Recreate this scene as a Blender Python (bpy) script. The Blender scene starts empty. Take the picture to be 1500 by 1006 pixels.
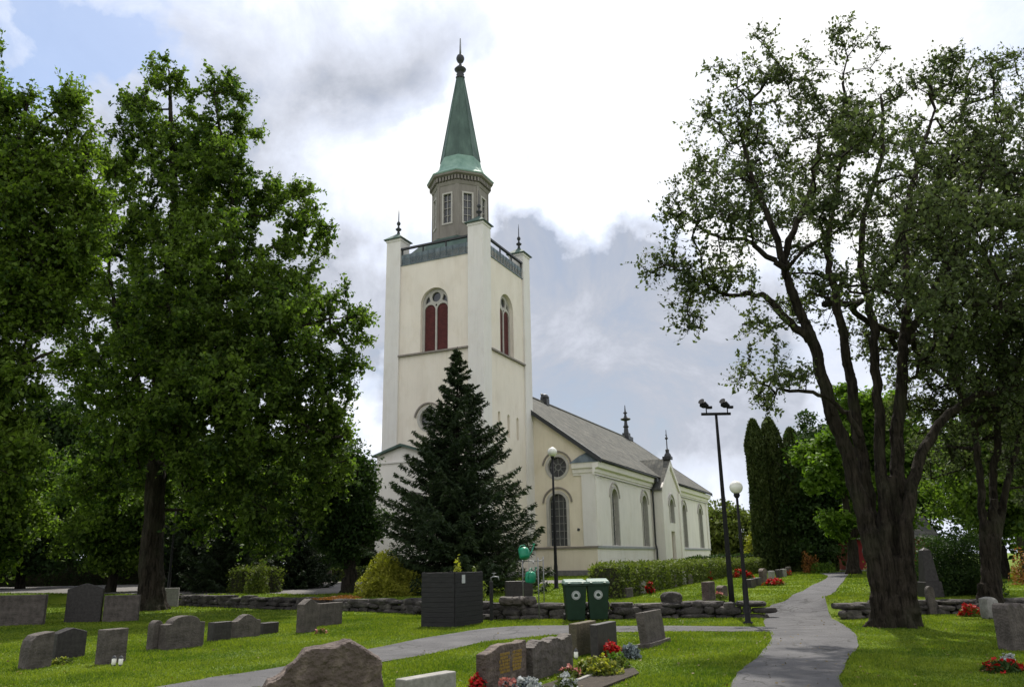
import bpy, math, random
import numpy as np
from mathutils import Vector, Matrix
from mathutils.geometry import tessellate_polygon

scene = bpy.context.scene
COL = scene.collection
random.seed(7); RNG = np.random.default_rng(7)

# ------------------------------------------------------------------ camera
F = 1169.0; PITCH = math.radians(15.2); ROLL = math.radians(-1.0)
CAMPOS = np.array([0., 0., 1.6])
cam_data = bpy.data.cameras.new('camera'); cam = bpy.data.objects.new('camera', cam_data); COL.objects.link(cam)
RM = Matrix.Rotation(math.pi / 2 + PITCH, 3, 'X') @ Matrix.Rotation(ROLL, 3, 'Z')
cam.matrix_world = Matrix.Translation(Vector(CAMPOS)) @ RM.to_4x4()
cam_data.sensor_width = 36; cam_data.lens = F / 1500 * 36
cam_data.clip_start = 0.1; cam_data.clip_end = 5000
scene.camera = cam
RMN = np.array(RM)

def ray(x, y):
    d = RMN @ np.array([x - 750., -(y - 503.), -F]); return d / np.linalg.norm(d)
def atY(x, y, Y):
    d = ray(x, y); return CAMPOS + d * (Y / d[1])
def proj(p):
    q = RMN.T @ (np.array(p, float) - CAMPOS); return 750 + F * q[0] / -q[2], 503 - F * q[1] / -q[2]

# ------------------------------------------------------------------ world and sun
SUN_AZ, SUN_EL = math.radians(8), math.radians(55)      # azimuth clockwise from +Y
world = bpy.data.worlds.new('World'); scene.world = world; world.use_nodes = True
nt = world.node_tree; nt.nodes.clear()
def N(t, **k):
    n = nt.nodes.new(t)
    for a, v in k.items(): setattr(n, a, v)
    return n
sky = N('ShaderNodeTexSky', sky_type='NISHITA', sun_disc=False, sun_elevation=SUN_EL, sun_rotation=SUN_AZ)
bg_sky = N('ShaderNodeBackground'); bg_sky.inputs['Strength'].default_value = 0.14
nt.links.new(sky.outputs[0], bg_sky.inputs['Color'])
tc = N('ShaderNodeTexCoord')
def fbm(scale, detail, dist=0.0, rough=.55, vec=None):
    n = N('ShaderNodeTexNoise'); n.inputs['Scale'].default_value = scale; n.inputs['Detail'].default_value = detail
    n.inputs['Roughness'].default_value = rough; n.inputs['Distortion'].default_value = dist
    nt.links.new(vec or tc.outputs['Generated'], n.inputs['Vector']); return n
def M(op, a, b=None, c=None, clamp=False):
    n = N('ShaderNodeMath', operation=op, use_clamp=clamp)
    for i, v in enumerate((a, b, c)):
        if v is None: continue
        if isinstance(v, (int, float)): n.inputs[i].default_value = v
        else: nt.links.new(v, n.inputs[i])
    return n.outputs[0]
# warp the direction so cloud shapes get ragged edges
w1 = fbm(3.2, 7); w2 = fbm(11, 6)
sub = N('ShaderNodeVectorMath', operation='SUBTRACT'); nt.links.new(w1.outputs['Color'], sub.inputs[0]); sub.inputs[1].default_value = (.5, .5, .5)
sc1 = N('ShaderNodeVectorMath', operation='SCALE'); nt.links.new(sub.outputs[0], sc1.inputs[0]); sc1.inputs['Scale'].default_value = .42
sub2 = N('ShaderNodeVectorMath', operation='SUBTRACT'); nt.links.new(w2.outputs['Color'], sub2.inputs[0]); sub2.inputs[1].default_value = (.5, .5, .5)
sc2 = N('ShaderNodeVectorMath', operation='SCALE'); nt.links.new(sub2.outputs[0], sc2.inputs[0]); sc2.inputs['Scale'].default_value = .16
ad = N('ShaderNodeVectorMath', operation='ADD'); nt.links.new(sc1.outputs[0], ad.inputs[0]); nt.links.new(sc2.outputs[0], ad.inputs[1])
ad2 = N('ShaderNodeVectorMath', operation='ADD'); nt.links.new(ad.outputs[0], ad2.inputs[0]); nt.links.new(tc.outputs['Generated'], ad2.inputs[1])
nrm = N('ShaderNodeVectorMath', operation='NORMALIZE'); nt.links.new(ad2.outputs[0], nrm.inputs[0])
def blob(px, py, rdeg, amp, soft=1.0):
    d = ray(px, py)
    dt = N('ShaderNodeVectorMath', operation='DOT_PRODUCT'); nt.links.new(nrm.outputs[0], dt.inputs[0]); dt.inputs[1].default_value = tuple(d)
    mr = N('ShaderNodeMapRange', interpolation_type='SMOOTHSTEP'); nt.links.new(dt.outputs['Value'], mr.inputs['Value'])
    mr.inputs['From Min'].default_value = math.cos(math.radians(rdeg * (1 + soft * .5))); mr.inputs['From Max'].default_value = math.cos(math.radians(rdeg * (1 - soft)))
    mr.inputs['To Min'].default_value = 0; mr.inputs['To Max'].default_value = amp
    return mr.outputs[0]
def total(bl):
    s = None
    for b in bl:
        o = blob(*b); s = o if s is None else M('ADD', s, o)
    return s
dark = total([(470, 110, 7, .34), (640, 120, 7, .36), (560, 175, 5, .10), (800, 350, 6, .22), (880, 430, 8, .55), (1000, 480, 9, .55), (960, 525, 6, .42),
              (840, 500, 7, .36), (930, 545, 5, .38), (1080, 550, 6, .36), (860, 640, 7, .24), (1010, 700, 7, .24), (1120, 660, 6, .30), (780, 400, 4, .15),
              (520, 420, 6, .32), (500, 520, 5, .22), (540, 620, 4, .2), (680, 480, 9, .25), (300, 300, 12, .25), (100, 500, 16, .35),
              (1400, 560, 14, .3), (-500, 500, 25, .4), (2200, 500, 22, .25), (40, 10, 5, .2)])
lite = total([(700, 300, 4, .4), (560, 300, 6, .45), (1000, 130, 10, .55), (860, 60, 7, .3), (970, 290, 5, .35), (60, 60, 5, .3), (1060, 612, 2.2, .38),
              (900, 592, 2.6, .36), (820, 570, 2, .3), (1000, 640, 2.2, .3), (530, 590, 2.5, .5), (800, 230, 5, .25), (860, 255, 4, .3), (1350, 100, 12, .4), (1010, 596, 2, .3)])
blue = total([(115, 30, 3.0, .9), (190, 45, 2.2, .6), (60, 10, 1.8, .5), (1490, 50, 3.5, .6), (-350, -500, 18, .9), (1900, -900, 18, .8), (900, -1600, 16, .7)])
det = fbm(5.0, 10, .5, .66)
detv = M('MULTIPLY', M('SUBTRACT', det.outputs['Fac'], .5), 1.5)
dk = M('ADD', M('MAXIMUM', M('MINIMUM', M('MULTIPLY', M('SUBTRACT', dark, lite), .95), .76), -.22), M('MULTIPLY', detv, .85))
dk = M('ADD', dk, .06, clamp=True)
ramp = N('ShaderNodeValToRGB'); nt.links.new(dk, ramp.inputs[0])
e = ramp.color_ramp.elements
e[0].position = 0; e[0].color = (1.0, 1.0, 1.0, 1); e[1].position = 1; e[1].color = (.31, .34, .40, 1)
x = e.new(.04); x.color = (.97, .98, 1.0, 1)
x = e.new(.34); x.color = (.74, .79, .91, 1)
x = e.new(.68); x.color = (.56, .59, .67, 1)
bg_c = N('ShaderNodeBackground'); bg_c.inputs['Strength'].default_value = 1.0; nt.links.new(ramp.outputs[0], bg_c.inputs['Color'])
mix = N('ShaderNodeMixShader'); out = N('ShaderNodeOutputWorld')
bf = M('MULTIPLY', M('ADD', blue, M('MULTIPLY', detv, 1.2)), 1.0, clamp=True)
bf = M('MULTIPLY', bf, .85)
nt.links.new(bf, mix.inputs[0]); nt.links.new(bg_c.outputs[0], mix.inputs[1]); nt.links.new(bg_sky.outputs[0], mix.inputs[2])
nt.links.new(mix.outputs[0], out.inputs[0])

sd = bpy.data.lights.new('sun', 'SUN'); sd.energy = 5.0; sd.angle = math.radians(1.0); sd.color = (1, .95, .86)
sun = bpy.data.objects.new('sun', sd); COL.objects.link(sun)
sv = Vector((math.sin(SUN_AZ) * math.cos(SUN_EL), math.cos(SUN_AZ) * math.cos(SUN_EL), math.sin(SUN_EL)))
sun.rotation_euler = sv.to_track_quat('Z', 'Y').to_euler()
scene.view_settings.view_transform = 'Standard'; scene.view_settings.look = 'None'
scene.view_settings.exposure = 0.27; scene.view_settings.gamma = 1.0
scene.cycles.max_bounces = 5; scene.cycles.diffuse_bounces = 3; scene.cycles.glossy_bounces = 2; scene.cycles.transmission_bounces = 4

# ------------------------------------------------------------------ materials
def mat(name, c1, c2=None, scale=3., rough=.8, bump=0., bscale=30., metal=0., spec=.35, c3=None, detail=6., stretch=None, emit=None):
    m = bpy.data.materials.new(name); m.use_nodes = True; t = m.node_tree; b = t.nodes['Principled BSDF']
    b.inputs['Roughness'].default_value = rough; b.inputs['Metallic'].default_value = metal; b.inputs['Specular IOR Level'].default_value = spec
    tcn = t.nodes.new('ShaderNodeTexCoord'); vec = tcn.outputs['Object']
    if stretch:
        mp = t.nodes.new('ShaderNodeMapping'); mp.inputs['Scale'].default_value = stretch; t.links.new(vec, mp.inputs[0]); vec = mp.outputs[0]
    if c2 is None: b.inputs['Base Color'].default_value = (*c1, 1)
    else:
        n = t.nodes.new('ShaderNodeTexNoise'); n.inputs['Scale'].default_value = scale; n.inputs['Detail'].default_value = detail; n.inputs['Roughness'].default_value = .62
        t.links.new(vec, n.inputs['Vector'])
        r = t.nodes.new('ShaderNodeValToRGB'); r.color_ramp.elements[0].position = .3; r.color_ramp.elements[1].position = .7
        r.color_ramp.elements[0].color = (*c1, 1); r.color_ramp.elements[1].color = (*c2, 1)
        if c3: q = r.color_ramp.elements.new(.52); q.color = (*c3, 1)
        t.links.new(n.outputs['Fac'], r.inputs[0]); t.links.new(r.outputs[0], b.inputs['Base Color'])
    if bump:
        n2 = t.nodes.new('ShaderNodeTexNoise'); n2.inputs['Scale'].default_value = bscale; n2.inputs['Detail'].default_value = 8
        t.links.new(vec, n2.inputs['Vector'])
        bp = t.nodes.new('ShaderNodeBump'); bp.inputs['Strength'].default_value = bump; bp.inputs['Distance'].default_value = .05
        t.links.new(n2.outputs['Fac'], bp.inputs['Height']); t.links.new(bp.outputs[0], b.inputs['Normal'])
    return m
def leafmat(name, cd, cl, trans=.38, tcol=None, nscale=.5, rough=.5):
    m = bpy.data.materials.new(name); m.use_nodes = True; t = m.node_tree; b = t.nodes['Principled BSDF']; o = t.nodes['Material Output']
    g = t.nodes.new('ShaderNodeNewGeometry'); tcn = t.nodes.new('ShaderNodeTexCoord')
    n = t.nodes.new('ShaderNodeTexNoise'); n.inputs['Scale'].default_value = nscale; n.inputs['Detail'].default_value = 3
    t.links.new(tcn.outputs['Object'], n.inputs['Vector'])
    a = t.nodes.new('ShaderNodeMath'); a.operation = 'MULTIPLY_ADD'; t.links.new(n.outputs['Fac'], a.inputs[0]); a.inputs[1].default_value = 1.3
    a2 = t.nodes.new('ShaderNodeMath'); a2.operation = 'MULTIPLY_ADD'; t.links.new(g.outputs['Random Per Island'], a2.inputs[0]); a2.inputs[1].default_value = .55; a2.inputs[2].default_value = -.42
    t.links.new(a2.outputs[0], a.inputs[2])
    r = t.nodes.new('ShaderNodeValToRGB'); r.color_ramp.elements[0].color = (*cd, 1); r.color_ramp.elements[1].color = (*cl, 1)
    r.color_ramp.elements[0].position = .15; r.color_ramp.elements[1].position = .9
    t.links.new(a.outputs[0], r.inputs[0]); t.links.new(r.outputs[0], b.inputs['Base Color'])
    b.inputs['Roughness'].default_value = .62; b.inputs['Specular IOR Level'].default_value = .16
    tr = t.nodes.new('ShaderNodeBsdfTranslucent')
    mc = t.nodes.new('ShaderNodeMix'); mc.data_type = 'RGBA'; mc.blend_type = 'MULTIPLY'; mc.inputs[0].default_value = 1
    t.links.new(r.outputs[0], mc.inputs[6]); mc.inputs[7].default_value = (*(tcol or (1.35, 1.5, .6)), 1)
    t.links.new(mc.outputs[2], tr.inputs[0])
    mx = t.nodes.new('ShaderNodeMixShader'); mx.inputs[0].default_value = trans
    t.links.new(b.outputs[0], mx.inputs[1]); t.links.new(tr.outputs[0], mx.inputs[2]); t.links.new(mx.outputs[0], o.inputs[0])
    return m
MAT = dict(
    plaster_white=mat('plaster_white', (.69, .655, .615), (.745, .71, .67), .9, .9, .15, 60, detail=8, stretch=(1, 1, .35)),
    plaster_grey=mat('plaster_grey', (.635, .61, .585), (.69, .67, .64), .9, .9, .15, 60, stretch=(1, 1, .3)),
    plaster_cream=mat('plaster_cream', (.66, .60, .52), (.725, .67, .59), .7, .9, .15, 60, stretch=(1, 1, .35)),
    plaster_tan=mat('plaster_tan', (.63, .56, .44), (.70, .635, .51), .7, .9, .15, 60, stretch=(1, 1, .35)),
    plinth=mat('plinth_stone', (.10, .10, .10), (.2, .19, .18), 3, .9, .5, 12),
    sill=mat('sill_metal', (.16, .14, .12), (.24, .21, .18), 3, .6),
    wt_grey=mat('water_table_grey', (.25, .26, .28), (.34, .35, .36), 2, .7),
    copper=mat('copper_dull', (.035, .062, .052), (.105, .165, .135), 1.1, .65, .1, 20, spec=.3, c3=(.065, .105, .088), stretch=(1, 1, .35)),
    copper_bright=mat('copper_verdigris', (.13, .23, .19), (.24, .36, .30), 1.6, .75),
    iron=mat('dark_iron', (.02, .022, .026), (.04, .042, .045), 4, .5),
    lantern=mat('lantern_wood_brown', (.165, .15, .13), (.245, .225, .20), 1.5, .85, .15, 20, stretch=(1, 1, .3)),
    lead=mat('blue_grey_sheet', (.06, .085, .10), (.16, .20, .22), 2.5, .5, .1, 8, stretch=(1, 1, .4)),
    shutter=mat('red_shutter', (.065, .014, .014), (.115, .026, .024), 3, .75),
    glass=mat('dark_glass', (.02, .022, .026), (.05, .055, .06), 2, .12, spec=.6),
    frame=mat('window_frame_paint', (.36, .34, .31), (.44, .42, .38), 3, .7),
    dark_frame=mat('window_frame_grey', (.16, .16, .155), (.24, .24, .23), 3, .7),
    door=mat('church_door_wood', (.30, .22, .15), (.38, .29, .2), 3, .7),
    asphalt=mat('asphalt', (.070, .069, .074), (.125, .123, .128), 1.1, .95, .6, 90, c3=(.095, .094, .099), detail=10),
    gravel=mat('gravel', (.11, .105, .10), (.18, .17, .16), 8, .95, .6, 60, detail=10),
    granite=mat('granite_brown_grey', (.034, .029, .025), (.115, .098, .088), 6, .8, .5, 25, detail=10),
    granite_red=mat('granite_red_brown', (.045, .030, .026), (.19, .15, .12), 4.5, .85, 1.0, 18, detail=12, c3=(.095, .072, .062)),
    granite_dark=mat('granite_dark', (.018, .016, .016), (.05, .045, .044), 14, .5, .1, 30, detail=10, spec=.25),
    granite_light=mat('granite_light_grey', (.15, .145, .132), (.27, .26, .24), 12, .7, .2, 40, detail=10),
    granite_green=mat('granite_lichen', (.055, .05, .033), (.14, .115, .075), 5, .85, .5, 25, c3=(.09, .075, .05), detail=9),
    rubble=mat('rubble_stone', (.018, .016, .015), (.125, .112, .10), 2.6, .9, 1.0, 14, c3=(.048, .043, .04), detail=10),
    gold=mat('gold_lettering', (.42, .28, .07), rough=.4, metal=.3),
    engrave=mat('engraved_letters', (.12, .115, .11), rough=.9),
    blackwood=mat('black_stained_boards', (.010, .010, .011), (.024, .023, .024), 4, .75, .3, 20, stretch=(1, 1, 6)),
    binbody=mat('green_bin_plastic', (.004, .019, .009), (.008, .030, .015), 6, .5, spec=.3),
    binlid=mat('bin_lid_plastic', (.10, .155, .125), (.18, .25, .21), 9, .4),
    rubber=mat('black_rubber', (.015, .015, .015), rough=.8),
    sticker=mat('white_sticker', (.42, .44, .44), rough=.5),
    can=mat('green_can_plastic', (.005, .16, .085), (.01, .24, .13), 4, .35),
    galv=mat('galvanised_steel', (.16, .165, .17), (.26, .265, .27), 9, .45, metal=.5),
    pole=mat('black_pole_paint', (.010, .010, .011), (.016, .016, .017), 6, .6, spec=.15),
    globe=mat('lamp_globe_glass', (.78, .77, .70), rough=.25, spec=.5),
    bark=mat('bark_grey_brown', (.022, .018, .014), (.085, .072, .058), 5, .95, 1.0, 9, stretch=(1, 1, .22), detail=9, c3=(.045, .038, .03)),
    bark_dark=mat('bark_dark', (.018, .015, .012), (.05, .042, .034), 5, .95, .9, 9, stretch=(1, 1, .22)),
    leaf_linden=leafmat('leaf_linden', (.022, .050, .011), (.15, .22, .038), .46),
    leaf_ash=leafmat('leaf_grey_green', (.030, .046, .018), (.12, .155, .060), .40, (1.3, 1.35, .85)),
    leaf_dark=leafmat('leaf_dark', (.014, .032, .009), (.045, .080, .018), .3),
    leaf_maple=leafmat('leaf_maple', (.04, .085, .012), (.13, .21, .024), .38),
    leaf_bright=leafmat('leaf_bright_green', (.025, .055, .010), (.16, .235, .032), .44),
    leaf_hedge=leafmat('leaf_hedge', (.05, .075, .015), (.15, .18, .04), .3, nscale=2),
    leaf_yellow=leafmat('leaf_yellow', (.10, .115, .014), (.34, .33, .05), .4, nscale=2),
    leaf_spruce=leafmat('needle_spruce', (.010, .021, .009), (.038, .058, .022), .1, rough=.6),
    leaf_thuja=leafmat('needle_thuja', (.028, .050, .012), (.075, .095, .026), .2),
    leaf_rust=leafmat('leaf_rust', (.14, .06, .02), (.30, .13, .035), .3),
    petal_red=leafmat('petal_red', (.22, .006, .008), (.55, .02, .02), .25, (1.2, .5, .4)),
    petal_pink=leafmat('petal_pink', (.25, .07, .07), (.5, .25, .20), .25, (1.2, .9, .8)),
    petal_white=leafmat('petal_white', (.28, .30, .30), (.48, .50, .50), .2, (1, 1, 1)),
    leaf_silver=leafmat('leaf_silver', (.12, .15, .16), (.24, .28, .30), .2, (1, 1, 1)),
    dry_leaf=leafmat('dry_leaf', (.05, .035, .012), (.18, .13, .045), .2),
    soil=mat('soil', (.02, .015, .01), (.05, .038, .028), 12, .95, .6, 30),
    red_paint=mat('falu_red_boards', (.17, .015, .02), (.24, .03, .03), 4, .9, stretch=(6, 6, .5)),
    white_paint=mat('white_trim', (.62, .60, .55), rough=.8),
    hedge_core=mat('hedge_twigs', (.02, .022, .01), (.04, .04, .02), 8, .95),
)
def barkmat(name, a, b_):
    m = mat(name, a, b_, 5, .95); t = m.node_tree; b = t.nodes['Principled BSDF']; b.inputs['Specular IOR Level'].default_value = .1
    tcn = t.nodes.new('ShaderNodeTexCoord'); mp = t.nodes.new('ShaderNodeMapping'); mp.inputs['Scale'].default_value = (1, 1, .13); t.links.new(tcn.outputs['Object'], mp.inputs[0])
    n = t.nodes.new('ShaderNodeTexNoise'); n.inputs['Scale'].default_value = 13; n.inputs['Detail'].default_value = 9; n.inputs['Roughness'].default_value = .7; n.inputs['Distortion'].default_value = .6; t.links.new(mp.outputs[0], n.inputs['Vector'])
    n3 = t.nodes.new('ShaderNodeTexNoise'); n3.inputs['Scale'].default_value = 1.1; n3.inputs['Detail'].default_value = 4; t.links.new(tcn.outputs['Object'], n3.inputs['Vector'])
    r = t.nodes.new('ShaderNodeValToRGB'); r.color_ramp.elements[0].position = .38; r.color_ramp.elements[1].position = .66; r.color_ramp.elements[0].color = (*a, 1); r.color_ramp.elements[1].color = (*b_, 1)
    t.links.new(n.outputs['Fac'], r.inputs[0]); mx = t.nodes.new('ShaderNodeMix'); mx.data_type = 'RGBA'; mx.blend_type = 'MIX'; mx.inputs[7].default_value = (.055, .06, .035, 1)
    mm = t.nodes.new('ShaderNodeMapRange'); mm.inputs['From Min'].default_value = .5; mm.inputs['From Max'].default_value = .75; mm.inputs['To Max'].default_value = .5; t.links.new(n3.outputs['Fac'], mm.inputs['Value']); t.links.new(mm.outputs[0], mx.inputs[0])
    t.links.new(r.outputs[0], mx.inputs[6]); t.links.new(mx.outputs[2], b.inputs['Base Color'])
    bp = t.nodes.new('ShaderNodeBump'); bp.inputs['Strength'].default_value = 1; bp.inputs['Distance'].default_value = .10; t.links.new(n.outputs['Fac'], bp.inputs['Height']); t.links.new(bp.outputs[0], b.inputs['Normal'])
    return m
MAT['bark'] = barkmat('bark_grey_brown', (.008, .0065, .005), (.052, .043, .033)); MAT['bark_dark'] = barkmat('bark_dark', (.008, .007, .006), (.052, .044, .036))
def slate():
    m = mat('roof_slate', (.066, .067, .060), (.145, .143, .125), .9, .95, .3, 30, c3=(.10, .10, .090), detail=11, spec=.15)
    t = m.node_tree; b = t.nodes['Principled BSDF']; link = b.inputs['Base Color'].links[0].from_socket
    tcn = t.nodes.new('ShaderNodeTexCoord'); br = t.nodes.new('ShaderNodeTexBrick'); br.inputs['Scale'].default_value = 1
    br.inputs['Brick Width'].default_value = .45; br.inputs['Row Height'].default_value = .32; br.inputs['Mortar Size'].default_value = .015
    br.inputs['Color1'].default_value = (1.25, 1.2, 1.15, 1); br.inputs['Color2'].default_value = (.72, .74, .78, 1); br.inputs['Mortar'].default_value = (.35, .35, .35, 1)
    t.links.new(tcn.outputs['Object'], br.inputs['Vector'])
    mx = t.nodes.new('ShaderNodeMix'); mx.data_type = 'RGBA'; mx.blend_type = 'MULTIPLY'; mx.inputs[0].default_value = .8
    t.links.new(link, mx.inputs[6]); t.links.new(br.outputs['Color'], mx.inputs[7]); t.links.new(mx.outputs[2], b.inputs['Base Color'])
    return m
MAT['slate'] = slate()
def weather(m, amt=.8):
    t = m.node_tree; b = t.nodes['Principled BSDF']; link = b.inputs['Base Color'].links[0].from_socket; tcn = t.nodes.new('ShaderNodeTexCoord'); cur = link
    for sc, st, lo, hi, col in ((7., (1, 1, .05), .52, .85, (.84, .83, .80, 1)), (1.1, (1, 1, .6), .5, .78, (.88, .86, .82, 1)), (.55, (1, 1, 1), .35, .62, (1.06, 1.05, 1.04, 1))):
        mp = t.nodes.new('ShaderNodeMapping'); mp.inputs['Scale'].default_value = st; t.links.new(tcn.outputs['Object'], mp.inputs[0])
        n = t.nodes.new('ShaderNodeTexNoise'); n.inputs['Scale'].default_value = sc; n.inputs['Detail'].default_value = 8; n.inputs['Roughness'].default_value = .65; t.links.new(mp.outputs[0], n.inputs['Vector'])
        mr = t.nodes.new('ShaderNodeMapRange'); mr.inputs['From Min'].default_value = lo; mr.inputs['From Max'].default_value = hi; mr.inputs['To Max'].default_value = amt; t.links.new(n.outputs['Fac'], mr.inputs['Value'])
        mx = t.nodes.new('ShaderNodeMix'); mx.data_type = 'RGBA'; mx.blend_type = 'MULTIPLY'; t.links.new(mr.outputs[0], mx.inputs[0]); t.links.new(cur, mx.inputs[6]); mx.inputs[7].default_value = col; cur = mx.outputs[2]
    t.links.new(cur, b.inputs['Base Color'])
for k_ in ('plaster_white', 'plaster_grey', 'plaster_cream', 'plaster_tan'): weather(MAT[k_])
def cracked(m):
    t = m.node_tree; b = t.nodes['Principled BSDF']; cur = b.inputs['Base Color'].links[0].from_socket; tcn = t.nodes.new('ShaderNodeTexCoord')
    w = t.nodes.new('ShaderNodeTexNoise'); w.inputs['Scale'].default_value = 1.6; w.inputs['Detail'].default_value = 6; t.links.new(tcn.outputs['Object'], w.inputs['Vector'])
    v = t.nodes.new('ShaderNodeVectorMath'); v.operation = 'MULTIPLY_ADD'; t.links.new(w.outputs['Color'], v.inputs[0]); v.inputs[1].default_value = (.9, .9, .9); t.links.new(tcn.outputs['Object'], v.inputs[2])
    vo = t.nodes.new('ShaderNodeTexVoronoi'); vo.feature = 'DISTANCE_TO_EDGE'; vo.inputs['Scale'].default_value = .55; t.links.new(v.outputs[0], vo.inputs['Vector'])
    mr = t.nodes.new('ShaderNodeMapRange'); mr.inputs['From Min'].default_value = .004; mr.inputs['From Max'].default_value = .014; mr.inputs['To Min'].default_value = .7; mr.inputs['To Max'].default_value = 0; t.links.new(vo.outputs['Distance'], mr.inputs['Value'])
    mx = t.nodes.new('ShaderNodeMix'); mx.data_type = 'RGBA'; mx.blend_type = 'MIX'; t.links.new(mr.outputs[0], mx.inputs[0]); t.links.new(cur, mx.inputs[6]); mx.inputs[7].default_value = (.03, .03, .028, 1); cur = mx.outputs[2]
    n = t.nodes.new('ShaderNodeTexNoise'); n.inputs['Scale'].default_value = 55; n.inputs['Detail'].default_value = 5; n.inputs['Roughness'].default_value = .8; t.links.new(tcn.outputs['Object'], n.inputs['Vector'])
    r = t.nodes.new('ShaderNodeValToRGB'); r.color_ramp.elements[0].position = .33; r.color_ramp.elements[0].color = (.5, .5, .5, 1); r.color_ramp.elements[1].position = .67; r.color_ramp.elements[1].color = (1.5, 1.48, 1.45, 1); t.links.new(n.outputs['Fac'], r.inputs[0])
    m2 = t.nodes.new('ShaderNodeMix'); m2.data_type = 'RGBA'; m2.blend_type = 'MULTIPLY'; m2.inputs[0].default_value = .8; t.links.new(cur, m2.inputs[6]); t.links.new(r.outputs[0], m2.inputs[7]); t.links.new(m2.outputs[2], b.inputs['Base Color'])
cracked(MAT['asphalt'])
def lawn():
    m = mat('lawn', (.062, .112, .012), (.165, .215, .022), .32, .95, .8, 60, c3=(.11, .17, .013), detail=9, spec=.15)
    t = m.node_tree; b = t.nodes['Principled BSDF']; link = b.inputs['Base Color'].links[0].from_socket
    tcn = t.nodes.new('ShaderNodeTexCoord'); n = t.nodes.new('ShaderNodeTexNoise'); n.inputs['Scale'].default_value = 28; n.inputs['Detail'].default_value = 6; n.inputs['Roughness'].default_value = .7
    t.links.new(tcn.outputs['Object'], n.inputs['Vector'])
    r = t.nodes.new('ShaderNodeValToRGB'); r.color_ramp.elements[0].position = .3; r.color_ramp.elements[0].color = (.45, .5, .4, 1); r.color_ramp.elements[1].position = .7; r.color_ramp.elements[1].color = (1.35, 1.25, 1.1, 1)
    t.links.new(n.outputs['Fac'], r.inputs[0])
    mx = t.nodes.new('ShaderNodeMix'); mx.data_type = 'RGBA'; mx.blend_type = 'MULTIPLY'; mx.inputs[0].default_value = .8
    t.links.new(link, mx.inputs[6]); t.links.new(r.outputs[0], mx.inputs[7]); t.links.new(mx.outputs[2], b.inputs['Base Color'])
    return m
MAT['lawn'] = lawn()
MAT['blade'] = leafmat('grass_blades', (.055, .108, .010), (.195, .25, .028), .34, (1.4, 1.4, .5), nscale=.6)

# ------------------------------------------------------------------ object helpers
def tag(o, label, cat=None, group=None, kind=None):
    if label: o['label'] = label
    if cat: o['category'] = cat
    if group: o['group'] = group
    if kind: o['kind'] = kind
    return o
def thing(name, label, cat, loc, rz=0., group=None):
    o = bpy.data.objects.new(name, None); COL.objects.link(o); o.location = tuple(map(float, loc)); o.rotation_euler = (0, 0, rz)
    o.empty_display_size = .2
    return tag(o, label, cat, group)
def npmesh(name, V, Fc, m, parent=None, smooth=False, loc=None):
    """V (n,3); Fc (m,k) equal-sized faces"""
    V = np.asarray(V, np.float32); Fc = np.asarray(Fc, np.int32); me = bpy.data.meshes.new(name)
    me.vertices.add(len(V)); me.vertices.foreach_set('co', V.ravel())
    k = Fc.shape[1]; me.loops.add(Fc.size); me.loops.foreach_set('vertex_index', Fc.ravel())
    me.polygons.add(len(Fc)); me.polygons.foreach_set('loop_start', np.arange(0, Fc.size, k, dtype=np.int32))
    if smooth: me.polygons.foreach_set('use_smooth', np.ones(len(Fc), bool))
    me.materials.append(m); me.update(calc_edges=True)
    o = bpy.data.objects.new(name, me); COL.objects.link(o)
    if parent: o.parent = parent
    if loc is not None: o.location = tuple(map(float, loc))
    return o
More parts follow.
